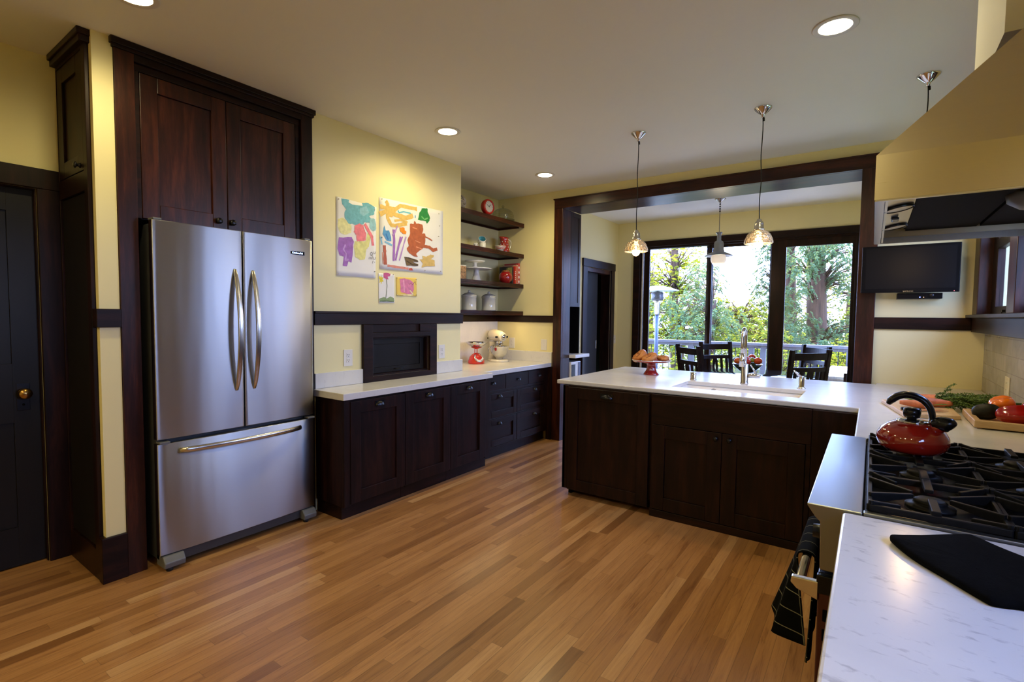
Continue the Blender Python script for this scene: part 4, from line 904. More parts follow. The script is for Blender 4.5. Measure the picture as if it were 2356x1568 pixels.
B = MB(); [B.box(-1.168+sx*.014-.002, -1.168+sx*.014+.002, 4.1735, 4.177, CT+.044, CT+.052) for sx in (-1, 0, 1)]; B.build('vents', M['black'], T)
T = thing('soap_dispenser', 'slim chrome soap dispenser with a raised nozzle right of the faucet', 'soap dispenser', (-.402, 4.195, CT))
B = MB(); B.lathe([(.028,0),(.029,.004),(.020,.008),(.0185,.012),(.0185,.085),(.016,.09),(1e-5,.09)], (-.402, 4.195, CT), 28); B.build('body', M['chrome'], T)
B = MB(); B.tube([(-.402, 4.195, CT+.078), (-.425, 4.175, CT+.105), (-.446, 4.155, CT+.128)], [.010, .008, .006], 10); B.build('nozzle', M['chrome'], T)

# ---- red cake stand with rolls
cx, cy = -1.568, 4.33
T = thing('cake_stand', 'red pedestal cake stand carrying three round rolls on the peninsula', 'cake stand', (cx, cy, CT))
B = MB(); B.lathe([(.066,0),(.067,.006),(.056,.02),(.042,.045),(.037,.075),(.040,.098),(.06,.104),(.150,.113),(.165,.124),(.166,.129),(.155,.122),(1e-5,.112)], (cx, cy, CT), 48); B.build('body', M['darkred'], T)
B = MB(); B.tube([(cx+.166*cos(2*pi*k/60), cy+.166*sin(2*pi*k/60), CT+.1285) for k in range(60)], .0022, 6, closed=True); B.build('rim', M['white'], T)
text('foot_lettering', 'PAR', .022, M['white'], T, (cx+.020, cy-.0425, CT+.045), (radians(74), 0, radians(20)), .0006)
cr = wood('baked_crust', (.30,.09,.018), (.46,.17,.04), (.58,.27,.08), (6,6,6), .5)
def roll(lab, x, y, z, tx, ty, s=1.0):
    T = thing('bread_roll', lab, 'bread roll', (x, y, z), 'round rolls on the red stand')
    Rm = Matrix.Rotation(tx, 3, 'X') @ Matrix.Rotation(ty, 3, 'Y'); B = MB(); n = 40
    pr = [(1e-5,.0),(.038,.0),(.058,.010),(.066,.026),(.062,.042),(.045,.052),(.030,.050),(.027,.054),(.012,.055),(1e-5,.052)]
    vs = []; fs = []
    for i, (r, h) in enumerate(pr):
        for k in range(n):
            a = 2*pi*k/n; w_ = 1+.04*sin(3*a+x*40)+.02*sin(7*a); hh = h*(1+.06*sin(2*a+.5)) + (.0018*sin(9*a+i) if h > .04 else 0)
            vs.append(Vector((x, y, z)) + Rm @ (Vector((r*w_*cos(a), r*w_*sin(a), hh))*s))
    for i in range(len(pr)-1):
        for k in range(n): k2 = (k+1) % n; fs.append((i*n+k, i*n+k2, (i+1)*n+k2, (i+1)*n+k))
    B.add(vs, fs, 0, True); B.build('crumb', cr, T)
    B = MB(); B.tube([Vector((x, y, z)) + Rm @ (Vector((cos(a)*(.058-.005*a/1.0), sin(a)*(.058-.005*a), .043+.0015*a))*s) for a in [k*.28 for k in range(34)]], .0022, 5); B.build('crust_swirl', pm('dark_crust', (.22,.07,.02), .5), T)
roll('leftmost roll on the red stand, tilted up on edge', cx-.085, cy-.01, CT+.138, radians(34), radians(-28), 1.08)
roll('middle roll on the red stand, resting in front', cx+.015, cy-.065, CT+.128, radians(26), radians(-16), 1.06)
roll('rightmost and smallest roll on the red stand', cx+.098, cy+.01, CT+.126, radians(5), radians(4), .80)

# ================================================================ range
RY0, RY1 = 1.588, 2.618
T = thing('range', 'stainless steel gas range with black cast iron grates between the two white worktops', 'range', (.25, 2.1, 0))
B = MB(); B.box(-.045, .62, RY0, RY1, .12, .70); B.box(-.0, .62, RY0, RY1, .70, .893); B.build('body', M['blackmatte'], T)
B = MB(); B.prism([(-.127,.906),(-.1265,.899),(-.106,.870),(-.095,.860),(-.092,.728),(-.002,.728),(-.002,.906)], 'Y', RY0, RY1); B.build('front_rail', M['steelt'], T, bev=.0025)
B = MB(); B.box(.0, .62, RY0, RY0+.022, .80, .908); B.box(.0, .62, RY1-.022, RY1, .80, .908); B.box(.60, .662, RY0, RY1, .80, .935); B.build('top_trim', M['steelt'], T, bev=.002)
B = MB(); B.box(.001, .599, RY0+.023, RY1-.023, .880, .896); B.build('cooktop', M['black'], T, bev=.002)
B = MB(); B.box(-.094, -.047, RY0+.004, RY1-.004, .14, .706); dd = B.build('oven_door', M['maroon'], T, bev=.004)
B = MB(); B.box(-.098, -.044, RY0+.001, RY0+.02, .66, .712); B.box(-.098, -.044, RY1-.02, RY1-.001, .66, .712); B.box(-.096,-.05, RY0+.02, RY1-.02, .704, .712); B.build('door_corner', M['black'], dd, bev=.003)
for z in (.585, .53, .475, .42, .365, .31): B = MB(); B.box(-.081, -.062, RY0+.0025, RY0+.006, z, z+.034); B.build('vent_slot', M['blackmatte'], dd, bev=.0015)
for y0, y1 in ((RY0+.0, RY0+.020), (RY1-.020, RY1)):
    B = MB(); B.prism([(-.158,.690),(-.092,.692),(-.092,.640),(-.118,.648),(-.145,.658),(-.160,.672)], 'Y', y0, y1)
    B.build('handle_bracket', M['chrome'], dd, bev=.003)
B = MB(); B.tube([(-.138, RY0+.01, .674), (-.138, RY1-.01, .674)], .0125, 16); B.build('handle_bar', M['nickel'], dd)
B = MB(); [B.box(-.02, .0, y, y+.05, 0, .12) for y in (RY0+.02, RY1-.07)]; [B.box(.5, .54, y, y+.05, 0, .12) for y in (RY0+.02, RY1-.07)]; B.build('leg', M['nickel'], T)
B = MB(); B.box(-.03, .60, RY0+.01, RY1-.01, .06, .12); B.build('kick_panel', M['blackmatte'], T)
for k in range(6):
    y = RY0+.12+k*.158; B = MB(); B.lathe([(.024,0),(.026,.006),(.021,.010),(.019,.026),(1e-5,.027)], (-.0925, y, .79), 24, R=Matrix.Rotation(-pi/2,3,'Y')); B.build('control_knob', M['black'], T)
# burners and grates
gy = [RY0+.028+i*.325 for i in range(4)]
for g in range(3):
    y0, y1 = gy[g]+.003, gy[g+1]-.003; yc = (y0+y1)/2; ZT = .935
    B = MB()
    for x0_, x1_ in ((.012, .285), (.291, .565)):
        bx_ = (x0_+x1_)/2
        def bar(a, b_, w=.006, h0=.022, h1=.022):
            a = Vector(a); b_ = Vector(b_); d = (b_-a).normalized(); nn = Vector((-d.y, d.x, 0))*w
            vs = [a+nn, a-nn, b_-nn, b_+nn, a+nn-Vector((0,0,h0)), a-nn-Vector((0,0,h0)), b_-nn-Vector((0,0,h1)), b_+nn-Vector((0,0,h1))]
            B.add(vs, [(0,1,2,3), (7,6,5,4), (0,4,5,1), (1,5,6,2), (2,6,7,3), (3,7,4,0)], 0)
        # outer frame of the grate, lower than the fingers
        for p, q in (((x0_,y0,ZT-.010),(x1_,y0,ZT-.010)), ((x0_,y1,ZT-.010),(x1_,y1,ZT-.010)), ((x0_,y0,ZT-.010),(x0_,y1,ZT-.010)), ((x1_,y0,ZT-.010),(x1_,y1,ZT-.010))): bar(p, q, .006, .018, .018)
        for sy in (-1, 1):
            bar((x0_, yc+sy*.083, ZT), (bx_-.040, yc+sy*.014, ZT-.004), .0055, .030, .012)
            bar((x1_, yc+sy*.083, ZT), (bx_+.040, yc+sy*.014, ZT-.004), .0055, .030, .012)
            bar((bx_, yc+sy*(y1-y0)/2, ZT), (bx_, yc+sy*.045, ZT-.002), .010, .026, .010)
            for xx in (x0_, x1_):
                bar((xx, yc+sy*(y1-y0)/2, ZT), (xx+(.065 if xx == x0_ else -.065), yc+sy*.115, ZT-.012), .0055, .030, .012)
        for xx in (x0_+.004, x1_-.004):
            for yy in (y0+.004, y1-.004): B.box(xx-.006, xx+.006, yy-.006, yy+.006, .896, ZT)
    B.build('grate', M['iron'], T, bev=.002)
    for bx_ in (.148, .428):
        B = MB(); B.lathe([(.055,0),(.056,.006),(.040,.010),(.036,.014),(.038,.018),(.030,.024),(1e-5,.025)], (bx_, yc, .896), 30); B.build('burner', M['iron'], T)

# towel over the oven handle
pl, nt, b = newmat('black_plaid_cloth'); v = tex(nt, 'Object'); sp = nt.nodes.new('ShaderNodeSeparateXYZ'); nt.links.new(v, sp.inputs[0])
def lines(out, per, th, off=0):
    a = nt.nodes.new('ShaderNodeMath'); a.operation = 'MULTIPLY_ADD'; a.inputs[1].default_value = 1/per; a.inputs[2].default_value = off+20; nt.links.new(out, a.inputs[0])
    f = nt.nodes.new('ShaderNodeMath'); f.operation = 'FRACT'; nt.links.new(a.outputs[0], f.inputs[0]); l = nt.nodes.new('ShaderNodeMath'); l.operation = 'LESS_THAN'; l.inputs[1].default_value = th; nt.links.new(f.outputs[0], l.inputs[0]); return l.outputs[0]
mxn = nt.nodes.new('ShaderNodeMath'); mxn.operation = 'MAXIMUM'; nt.links.new(lines(sp.outputs['Y'], .075, .035), mxn.inputs[0]); nt.links.new(lines(sp.outputs['Z'], .062, .045), mxn.inputs[1])
c = ramp(nt, mxn.outputs[0], [(0, (.004,.0045,.004)), (1, (.22,.22,.16))]); nt.links.new(c, b.inputs['Base Color']); setp(b, rough=.9, spec=.05)
T = thing('dish_towel', 'black dish towel with thin white plaid lines hanging over the oven handle', 'towel', (-.15, 2.0, .67))
g = []; NY = 48
for i in range(41):
    t = i/40; row_ = []
    for j in range(NY+1):
        s = j/NY; y = 1.765+.34*s; sm = min(1, s/.16); sm = sm*sm*(3-2*sm); fold = sin(s*17+.4)*.6+sin(s*31)*.25
        if t < .36:                                  # hangs behind the bar
            u = 1-t/.36; z = .678-u*(.335+.02*sin(s*7)); x = -.1135-.006*fold*u-.012*u; yy = y+.01*u
        elif t < .5:
            a = (t-.36)/.14*pi; x = -.138+.0245*cos(a); z = .678+.0185*sin(a); yy = y
        else:                                        # front fall, spreading outward, near hem curling back
            u = (t-.5)/.5; L = .275+.018*sin(s*8+.5); z = .678-L*u
            x = -.1625+(.030*u)*(1-sm) - .072*u*sm - .013*fold*u*sm; yy = y+.012*u*(1-sm)
        row_.append((x, yy, z))
    g.append(row_)
B = MB(); B.sheet(g); B.build('cloth', pl, T, solid=.004, world=True)

# ================================================================ kettle
kx, ky, kz = .133, 2.315, .936
T = thing('kettle', 'red enamel tea kettle with black arched handle on the far burner', 'kettle', (kx, ky, kz))
B = MB(); B.lathe([(.066,0),(.084,.004),(.099,.018),(.1065,.040),(.104,.060),(.093,.080),(.074,.096),(.056,.105),(.046,.108)], (kx, ky, kz), 72); B.build('body', M['kettle'], T)
B = MB(); B.lathe([(.050,.1065),(.051,.109),(.046,.1125),(.02,.116),(1e-5,.117)], (kx, ky, kz), 48); ld = B.build('lid', M['chrome'], T)
B = MB(); B.lathe([(.014,.112),(.015,.120),(.024,.124),(.0265,.140),(.0245,.154),(.012,.158),(1e-5,.158)], (kx-.004, ky, kz), 28); B.build('lid_knob', M['black'], ld)
sd = Vector((.997, -.07, 0)).normalized(); P0 = Vector((kx, ky, kz)); pv = Vector((-sd.y*0-.07, -.997, 0)).normalized()
B = MB(); B.tube([P0+sd*.052+Vector((0,-.02,.078)), P0+sd*.068+Vector((0,-.03,.100)), P0+sd*.078+Vector((0,-.036,.112))], [.024,.021,.019], 20); B.build('spout', M['kettle'], T)
B = MB(); B.tube([P0+sd*.058+Vector((0,-.026,.108)), P0+sd*.076+Vector((0,-.036,.116)), P0+sd*.096+Vector((0,-.046,.114)), P0+sd*.104+Vector((0,-.050,.108))], [.019,.025,.025,.013], 22, sm=True); B.build('spout_cap', M['black'], T)
B = MB(); B.tube([P0+sd*.050+Vector((0,-.012,.104)), P0+sd*.052+Vector((0,-.012,.134))], .009, 12); B.build('handle_bracket', M['chrome'], T)
hp = [(.053,.122),(.050,.146),(.042,.168),(.026,.188),(.004,.200),(-.022,.204),(-.046,.197),(-.064,.182),(-.074,.165)]
B = MB(); B.tube([P0+sd*r+Vector((0,-.012,h)) for r, h in hp], [.012,.014,.015,.016,.0165,.017,.018,.018,.010], 20, flat=(1.35,.75), sm=True); B.build('handle', M['black'], T)

# ================================================================ hood
HY0, HY1, HZ0, HZ1 = 1.637, 2.576, 1.720, 1.834
T = thing('range_hood', 'large brushed stainless canopy hood over the range at the right edge', 'range hood', (.33, 2.1, HZ0))
B = MB(); x0, x1 = -.008, XR_
vs = [(x0,HY0,HZ0),(x1,HY0,HZ0),(x1,HY1,HZ0),(x0,HY1,HZ0),(x0,HY0,HZ1),(x1,HY0,HZ1),(x1,HY1,HZ1),(x0,HY1,HZ1)]
B.add(vs, [(0,1,5,4),(2,3,7,6),(3,0,4,7),(1,2,6,5)], 0); top = [(.36,HY0+.05,2.185),(x1,HY0+.05,2.185),(x1,HY1-.05,2.185),(.36,HY1-.05,2.185)]
vs = [(x0,HY0,HZ1),(x1,HY0,HZ1),(x1,HY1,HZ1),(x0,HY1,HZ1)] + top
B.add(vs, [(0,1,5,4),(2,3,7,6),(3,0,4,7),(1,2,6,5),(4,5,6,7)], 0)
B.build('canopy', M['steelh'], T)
B = MB(); B.cells([x0+.001, x0+.022, x1-.02, x1], [HY0+.001, HY0+.012, HY1-.012, HY1-.001], lambda i, j: not (i == 1 and j == 1), HZ0-.004, HZ0+.02); B.build('rim', M['nickel'], T)
B = MB(); B.box(x0+.024, x0+.030, HY0+.012, HY1-.012, HZ0-.002, HZ0+.03); B.prism([(x0+.022,HZ0+.004),(x0+.092,HZ0+.016),(x0+.092,HZ0+.022),(x0+.022,HZ0+.010)], 'Y', HY0+.012, HY1-.30); cp = B.build('light_panel', M['nickel'], T)
for y in (1.835, 2.195):
    B = MB(); B.lathe([(.0335,-.003),(.035,-.002),(.035,.004),(.0335,.004)], (.050, y, HZ0+.006), 32, R=Matrix.Rotation(radians(-10),3,'Y'), sy=1.15, close=False); r_ = B.build('lamp_ring', M['bronze'], cp)
    B = MB(); B.lathe([(.031,-.001),(1e-5,-.002)], (.050, y, HZ0+.006), 32, R=Matrix.Rotation(radians(-10),3,'Y'), sy=1.15, close=False); B.build('lamp_lens', M['white'], r_)
B = MB(); B.box(.036, .056, 1.985, 2.045, HZ0+.0, HZ0+.008); B.build('rocker_switch', M['black'], cp, bev=.004)
B = MB(); B.box(x0+.095, x1-.01, HY0+.012, HY1-.012, HZ0+.05, HZ0+.06); B.build('filter_housing', M['blackmatte'], T)
B = MB(); B.cells([x0+.10, x0+.31, x0+.32, x0+.53, x0+.54, x0+.67], [HY0+.02, HY1-.02], lambda i, j: i % 2 == 0, HZ0+.040, HZ0+.051); B.build('filter', M['blackmatte'], T)
B = MB(); B.lathe([(.075,0),(.07,-.03),(.045,-.048),(1e-5,-.055)], (.365, 1.98, HZ0+.05), 36); B.build('lamp_reflection', M['grey'], T)  # grey dome stands in for a lamp's reflection under the hood

# ================================================================ television on the wall and the cable box
T = thing('television', 'black flat television mounted on an arm at the right of the cased opening', 'television', (.21, 4.77, 1.61))
R0 = Matrix.Rotation(radians(-1.2), 3, 'Z'); c0 = Vector((.205, 4.755, 1.783))
B = MB(); B.rbox(c0+Vector((0,.022,0)), (.278,.018,.165), R0); B.build('back_shell', M['tvblack'], T, bev=.01)
B = MB(); B.rbox(c0, (.287,.008,.175), R0); bz = B.build('bezel', M['tvblack'], T, bev=.004, segs=3)
B = MB(); B.rbox(c0+Vector((0,-.0085,.006)), (.263,.0006,.150), R0); B.build('screen', pm('tv_screen', (.004,.004,.005), .35, vary=.02, spec=.12), T)
B = MB(); B.box(.14, .28, 4.785, 4.955, 1.75, 1.82); B.build('wall_arm', M['darkgrey'], T, bev=.004)
text('brand_lettering', 'SAMSUNG', .0135, M['nickel'], T, (.205, 4.7455, 1.6165), (pi/2, 0, radians(-1.2)))
B = MB(); B.ell((.463, 4.741, 1.6165), (.0022,.001,.0022), 8, 6); B.build('standby_light', emis('standby_red', (1,.05,.03), 3), bz)
T = thing('cable_box', 'slim black media box with a blue light on the wall below the television', 'media box', (.275, 4.87, 1.562))
B = MB(); B.box(.144, .406, 4.79, 4.957, 1.562, 1.604); B.build('case', M['tvblack'], T, bev=.003)
B = MB(); B.ell((.278, 4.7895, 1.574), (.0035,.0015,.0035), 10, 6); B.build('blue_light', emis('blue_led', (.08,.15,1), 14), T)
B = MB(); B.ell((.300, 4.7895, 1.573), (.002,.001,.002), 8, 6); B.build('amber_light', emis('amber_led', (1,.35,.05), 5), T)
B = MB(); B.lathe([(.014,0),(.014,.004),(.010,.006),(1e-5,.006)], (.345, 4.790, 1.588), 24, R=Matrix.Rotation(pi/2,3,'X')); B.build('dial', M['bronze'], T)

# ================================================================ vegetables and boards
bw_ = wood('pale_maple_board', (.50,.33,.16), (.62,.43,.23), (.70,.52,.30), (8,1.5,8), .45)
bw2 = wood('bamboo_tray', (.42,.25,.11), (.55,.36,.18), (.63,.44,.24), (1.5,8,8), .45)
T = thing('cutting_board', 'pale wooden cutting board with carrots behind the kettle', 'cutting board', (.25, 3.5, CT))
B = MB(); zb0, zb1 = CT, CT+.022; q = [(.065, 3.735), (.150, 3.235), (.378, 3.300), (.378, 3.47)]
B.prism([(.062,3.800),(.152,3.300),(.385,3.400),(.375,3.860),(.30,3.90)], 'Z', zb0, zb1); B.build('board', bw_, T, bev=.004)
T = thing('serving_tray', 'thick bamboo tray with hollowed top holding peppers at the right edge', 'tray', (.53, 3.4, CT))
B = MB(); B.cells([.408, .435, .640, .660], [3.180, 3.205, 3.545, 3.57], lambda i, j: not (i == 1 and j == 1), CT+.006, CT+.040)
B.box(.436, .639, 3.206, 3.544, CT+.006, CT+.022); B.build('tray', bw2, T, bev=.004)
B = MB(); [B.box(x, x+.02, y, y+.02, CT, CT+.008) for x in (.42,.625) for y in (3.20,3.53)]; B.build('foot', bw2, T)
zt = CT+.022
om = pm('carrot_skin', (.62,.20,.10), .45, vary=.25, nscale=30)
def carrot(lab, p, ang, L, r):
    T = thing('carrot', lab, 'carrot', p, 'carrots on the cutting board'); d = Vector((cos(ang), sin(ang), 0)); B = MB(); pts = []; rr_ = []
    for i in range(15):
        t = i/14; pts.append(Vector(p)+d*(L*(t-.5))+Vector((.004*sin(t*4), 0, 0))); rr_.append(max(.0015, r*1.12*(1-.55*t**2)*(min(1, .35+t*6))))
    B.tube(pts, rr_, 16); B.build('root', om, T)
    B = MB(); q = Vector(p)-d*(L*.5)
    for k in range(6): a = k*1.1; B.tube([q, q-d*.02+Vector((.004*cos(a),.004*sin(a),.006)), q-d*.05+Vector((.014*cos(a),.014*sin(a),.012))], .0016, 5)
    B.build('stalks', pm('carrot_stalk', (.16,.26,.05), .5), T)
carrot('upper plump orange pink carrot behind the kettle handle', (.255, 3.80, zt+.026), radians(165), .17, .026)
carrot('front carrot lying closest to the kettle knob', (.215, 3.56, zt+.022), radians(172), .14, .022)
carrot('carrot at the right with its end beside the greens', (.305, 3.66, zt+.024), radians(8), .15, .024)
# greens
gm, nt, b = newmat('carrot_greens'); n_ = noise(nt, tex(nt), 30, 2); nt.links.new(ramp(nt, n_, [(.3, (.035,.085,.012)), (.7, (.13,.23,.035))]), b.inputs['Base Color']); setp(b, rough=.6)
T = thing('carrot_greens', 'feathery bunch of green carrot tops beside the cutting board', 'greens', (.45, 3.85, CT))
rnd = random.Random(11); B = MB(); Bs = MB(); vs = []; fs = []
for k in range(190):
    x = .33+.25*rnd.random(); root = Vector((.31+rnd.random()*.03, 3.72+rnd.random()*.05, zt+.02)); 
    tip = Vector((.34+.27*rnd.random()**.8, 3.62+.33*rnd.random(), CT+.012+.075*rnd.random()*(1)))
    if k == 0: tip = Vector((.40, 3.83, CT+.14))
    if k == 1: tip = Vector((.385, 3.83, CT+.11))
    mid = (root+tip)/2+Vector((rnd.uniform(-.02,.02), rnd.uniform(-.02,.02), .03)); pts = [root.lerp(mid, t).lerp(mid.lerp(tip, t), t) for t in [i/9 for i in range(10)]]
    Bs.tube(pts, .0013, 4)
    for i in range(3, 10):
        for q in range(11):
            c_ = pts[i]; d = Vector((rnd.gauss(0,1), rnd.gauss(0,1), rnd.gauss(0,.6))).normalized(); L = rnd.uniform(.006, .014); w_ = d.orthogonal().normalized()*L*.16
            o_ = len(vs); vs += [c_-w_, c_+d*L*.5+w_*1.5, c_+d*L, c_+d*L*.5-w_*1.5]; fs.append((o_, o_+1, o_+2, o_+3))
B.add([(v.x, v.y, max(v.z, CT+.002)) for v in vs], fs, 0); T['kind'] = 'thing'
B.build('leaves', gm, T); Bs.v = [(a, b_, max(c_, CT+.004)) for a, b_, c_ in Bs.v]; Bs.build('stalks', pm('green_stalk', (.12,.22,.04), .5), T)
# knife on the board
T = thing('knife', 'kitchen knife with black handle lying on the pale cutting board', 'knife', (.235, 3.45, zt))
Rk = Matrix.Rotation(radians(60), 3, 'Z'); 
B = MB(); B.rbox((.185, 3.425, zt+.009), (.045,.011,.008), Matrix.Rotation(radians(20),3,'Z')); B.build('handle', M['black'], T, bev=.005)
B = MB(); d = Vector((cos(radians(20)), sin(radians(20)), 0)); s_ = Vector((-d.y, d.x, 0)); a = Vector((.225, 3.44, zt+.004))
poly = [a+s_*.014, a-s_*.016, a+d*.06-s_*.014, a+d*.13+s_*.006, a+d*.10+s_*.013]; B.prism([(p.x, p.y) for p in poly], 'Z', zt+.003, zt+.006); B.build('blade', M['chrome'], T)
def pepper(name, lab, cat, c, r, mat, lobes, lean, stem=True, bumps=.10):
    T = thing(name, lab, cat, c); Rm = Matrix.Rotation(lean[0], 3, 'X') @ Matrix.Rotation(lean[1], 3, 'Y') @ Matrix.Rotation(lean[2], 3, 'Z'); B = MB(); n, m_ = 48, 24; vs = []; fs = []
    for i in range(m_+1):
        th = -pi/2+pi*i/m_
        for k in range(n):
            a = 2*pi*k/n; w_ = 1-bumps*(.5-.5*cos(lobes*a))*cos(th)**.5 if lobes else 1
            rr_ = cos(th)**.75*w_; zz = sin(th)*(1 if th < 0 else 1) - (.30*max(0, sin(th))**6*(1-min(1, rr_*2)) if lobes else 0)
            vs.append(Vector(c)+Rm @ Vector((rr_*cos(a)*r[0], rr_*sin(a)*r[1], zz*r[2])))
    for i in range(m_):
        for k in range(n): k2 = (k+1) % n; fs.append((i*n+k, i*n+k2, (i+1)*n+k2, (i+1)*n+k))
    B.add(vs, fs, 0, True); B.build('flesh', mat, T)
    if stem:
        B = MB(); q = Vector(c); B.tube([q+Rm @ Vector((0,0,r[2]*.66)), q+Rm @ Vector((.002,0,r[2]*1.0)), q+Rm @ Vector((.008,0,r[2]*1.28))], [.010,.006,.007], 10); B.build('stem', pm('pepper_stem', (.05,.12,.03), .5), T)
tt = CT+.022
ogm = pm('orange_pepper_skin', (.85,.19,.008), .13, vary=.12, nscale=5, coat=.5); rdm = pm('red_pepper_skin', (.36,.010,.010), .14, vary=.2, nscale=8, coat=.5)
pepper('bell_pepper', 'glossy orange bell pepper at the back of the bamboo tray', 'bell pepper', (.545, 3.455, tt+.062), (.062,.060,.052), ogm, 3, (radians(10), radians(70), 0), bumps=.36)
pepper('bell_pepper', 'long dark red bell pepper along the front of the bamboo tray', 'bell pepper', (.585, 3.300, tt+.045), (.047,.047,.090), rdm, 4, (radians(5), radians(86), 0), bumps=.20)
pepper('bell_pepper', 'dark red bell pepper at the right end of the bamboo tray, behind the long one', 'bell pepper', (.628, 3.385, tt+.052), (.045,.050,.05), rdm, 3, (radians(15), radians(20), 0), bumps=.22)
pepper('avocado', 'dark green avocado at the left end of the bamboo tray', 'avocado', (.473, 3.372, tt+.037), (.040,.037,.054), pm('avocado_skin', (.009,.010,.007), .45, vary=.4, nscale=90, bmp=.3, spec=.3), 0, (radians(8), radians(78), 0), stem=False)

# ================================================================ black pot holder
T = thing('pot_holder', 'flat black quilted cloth pot holder on the near white worktop', 'pot holder', (.19, 1.38, CT))
out = [(.053,1.434),(.075,1.455),(.127,1.500),(.195,1.556),(.214,1.552),(.245,1.515),(.285,1.478),(.340,1.44),(.345,1.30),(.285,1.235),(.236,1.226),(.197,1.212),(.181,1.222),(.130,1.290),(.088,1.345),(.058,1.405)]
B = MB(); n = len(out); cen = (.2, 1.37)
fine = []
for i in range(n):
    p0, p1, p2, p3 = (Vector((*out[(i+k) % n], 0)) for k in (-1,0,1,2))
    for t in (0,.25,.5,.75): fine.append(.5*((2*p1)+(p2-p0)*t+(2*p0-5*p1+4*p2-p3)*t*t+(3*p1-p0-3*p2+p3)*t**3))
N = len(fine); vs = []; fs = []
for r_, z_ in ((1,.002),(1.005,.007),(1,.012),(.93,.0145),(.6,.016),(.3,.0165)):
    for p in fine:
        x = cen[0]+(p.x-cen[0])*r_; y = cen[1]+(p.y-cen[1])*r_; zz = z_+(.0018*abs(sin((x+y)*90))*abs(sin((x-y)*90)) if r_ < .95 else 0) + .010*max(0, (cen[0]-x)-.09)*6*(1 if z_ > 0 else 0); vs.append((x, y, CT+zz))
for i in range(5):
    for k in range(N): k2 = (k+1) % N; fs.append((i*N+k, i*N+k2, (i+1)*N+k2, (i+1)*N+k))
fs += [tuple(range(N-1,-1,-1)), tuple(5*N+k for k in range(N))]
B.add(vs, fs, 0, True); B.build('quilted_pad', pm('black_cloth', (.0025,.0025,.0028), .95, vary=.3, nscale=60, bmp=.3, spec=.05), T)
# ================================================================ recessed ceiling lights
CANW = 30
def can(lab, x, y, w=CANW):
    T = thing('recessed_light', lab, 'ceiling light', (x, y, H), 'recessed ceiling lights')
    B = MB(); B.lathe([(.070,-.001),(.095,-.001),(.097,-.004),(.092,-.007),(.070,-.005)], (x, y, H), 40, close=False); B.build('trim_ring', M['whitemat'], T)
    B = MB(); B.lathe([(.071,-.003),(1e-5,-.004)], (x, y, H), 36, close=False); B.build('lens', M['can'], T)
    light('downlight', 'SPOT', T, (x, y, H-.03), w, (1,.84,.42), .06, radians(172), .75, (0,0,0))
can('recessed light nearest the camera at the upper right of the ceiling', -.197, 2.903)
can('recessed light above the children\'s paintings', -2.681, 2.905, CANW*1.15)
can('small recessed light farthest away, in front of the shelf niche', -2.691, 4.325)
can('recessed light cut by the top edge above the refrigerator surround', -2.70, .905)

can('recessed light behind the camera, nearest the black door', -2.70, -1.05, 52)
can('recessed light behind the camera in the middle of the room', -1.45, -1.05, 52)
can('recessed light behind the camera over the near worktop', -.197, -1.05, 34)
# ================================================================ pendants over the peninsula
def pendant(lab, x, y):
    T = thing('pendant_light', lab, 'pendant light', (x, y, H), 'glass pendants over the peninsula')
    B = MB(); B.lathe([(.056,0),(.056,-.004),(.050,-.010),(.030,-.030),(.015,-.042),(.010,-.046),(.008,-.062),(1e-5,-.062)], (x, y, H), 36); B.build('canopy', M['chrome'], T)
    B = MB(); pts = [(x, y, H-.06)] + [(x+.003*sin(k*.8), y+.002*cos(k*1.3), H-.06-.66*k/16) for k in range(1, 16)] + [(x, y, 2.068)]; B.tube(pts, .0032, 7); B.tube([(x+.006, y, H-.064), (x+.007, y, H-.085)], .006, 8); B.build('cord', M['black'], T)
    B = MB(); B.lathe([(.010,2.070),(.013,2.066),(.016,2.056),(.026,2.046),(.028,2.036),(.028,2.008),(.033,2.004),(.033,1.990),(1e-5,1.990)][::-1], (x, y, 0), 32); B.build('socket', M['nickel'], T)
    B = MB(); B.lathe([(.030,1.992),(.050,1.985),(.070,1.965),(.084,1.935),(.088,1.912),(.084,1.906)], (x, y, 0), 44, close=False)
    B.build('shade', M['prism'], T, solid=.004)
    B = MB(); B.ell((x, y, 1.905), (.030,.030,.032), 22, 14); B.lathe([(.014,1.932),(.014,1.992)], (x, y, 0), 16); B.build('bulb', M['bulb'], T)
    light('bulb_light', 'POINT', T, (x, y, 1.862), 5, (1,.66,.33), .03)
pendant('left glass dome pendant hanging over the cake stand end of the peninsula', -1.498, 3.74)
pendant('middle glass dome pendant hanging over the faucet', -.643, 3.75)
pendant('right pendant by the hood, only its canopy and cord showing', .207, 3.766)
x, y = -1.505, 6.30
T = thing('pendant_light', 'grey metal pendant with wide brim and clear globe in the dining room', 'pendant light', (x, y, H))
B = MB(); B.lathe([(.062,0),(.062,-.004),(.050,-.014),(.025,-.030),(.012,-.042),(.008,-.05),(1e-5,-.05)], (x, y, H), 36); B.build('canopy', M['nickel'], T)
B = MB(); 
for k in range(4): B.ell((x, y, H-.065-.027*k), (.009,.009,.012), 10, 8)
B.build('stem_beads', M['black'], T)
B = MB(); B.tube([(x, y, H-.15), (x, y, 2.40)], .004, 8); B.build('cord', M['grey'], T)
B = MB(); B.lathe([(.034,2.405),(.034,2.395),(.022,2.388),(.022,2.31),(.045,2.295),(.052,2.27),(.055,2.20),(.062,2.19),(.062,2.175),(.090,2.165),(.150,2.135),(.155,2.128)], (x, y, 0), 44, close=False); B.lathe([(1e-5,2.407),(.034,2.405)], (x, y, 0), 44, close=False); B.build('shade', pm('galvanised_grey', (.30,.31,.32), .3, metal=.85), T, solid=.003)
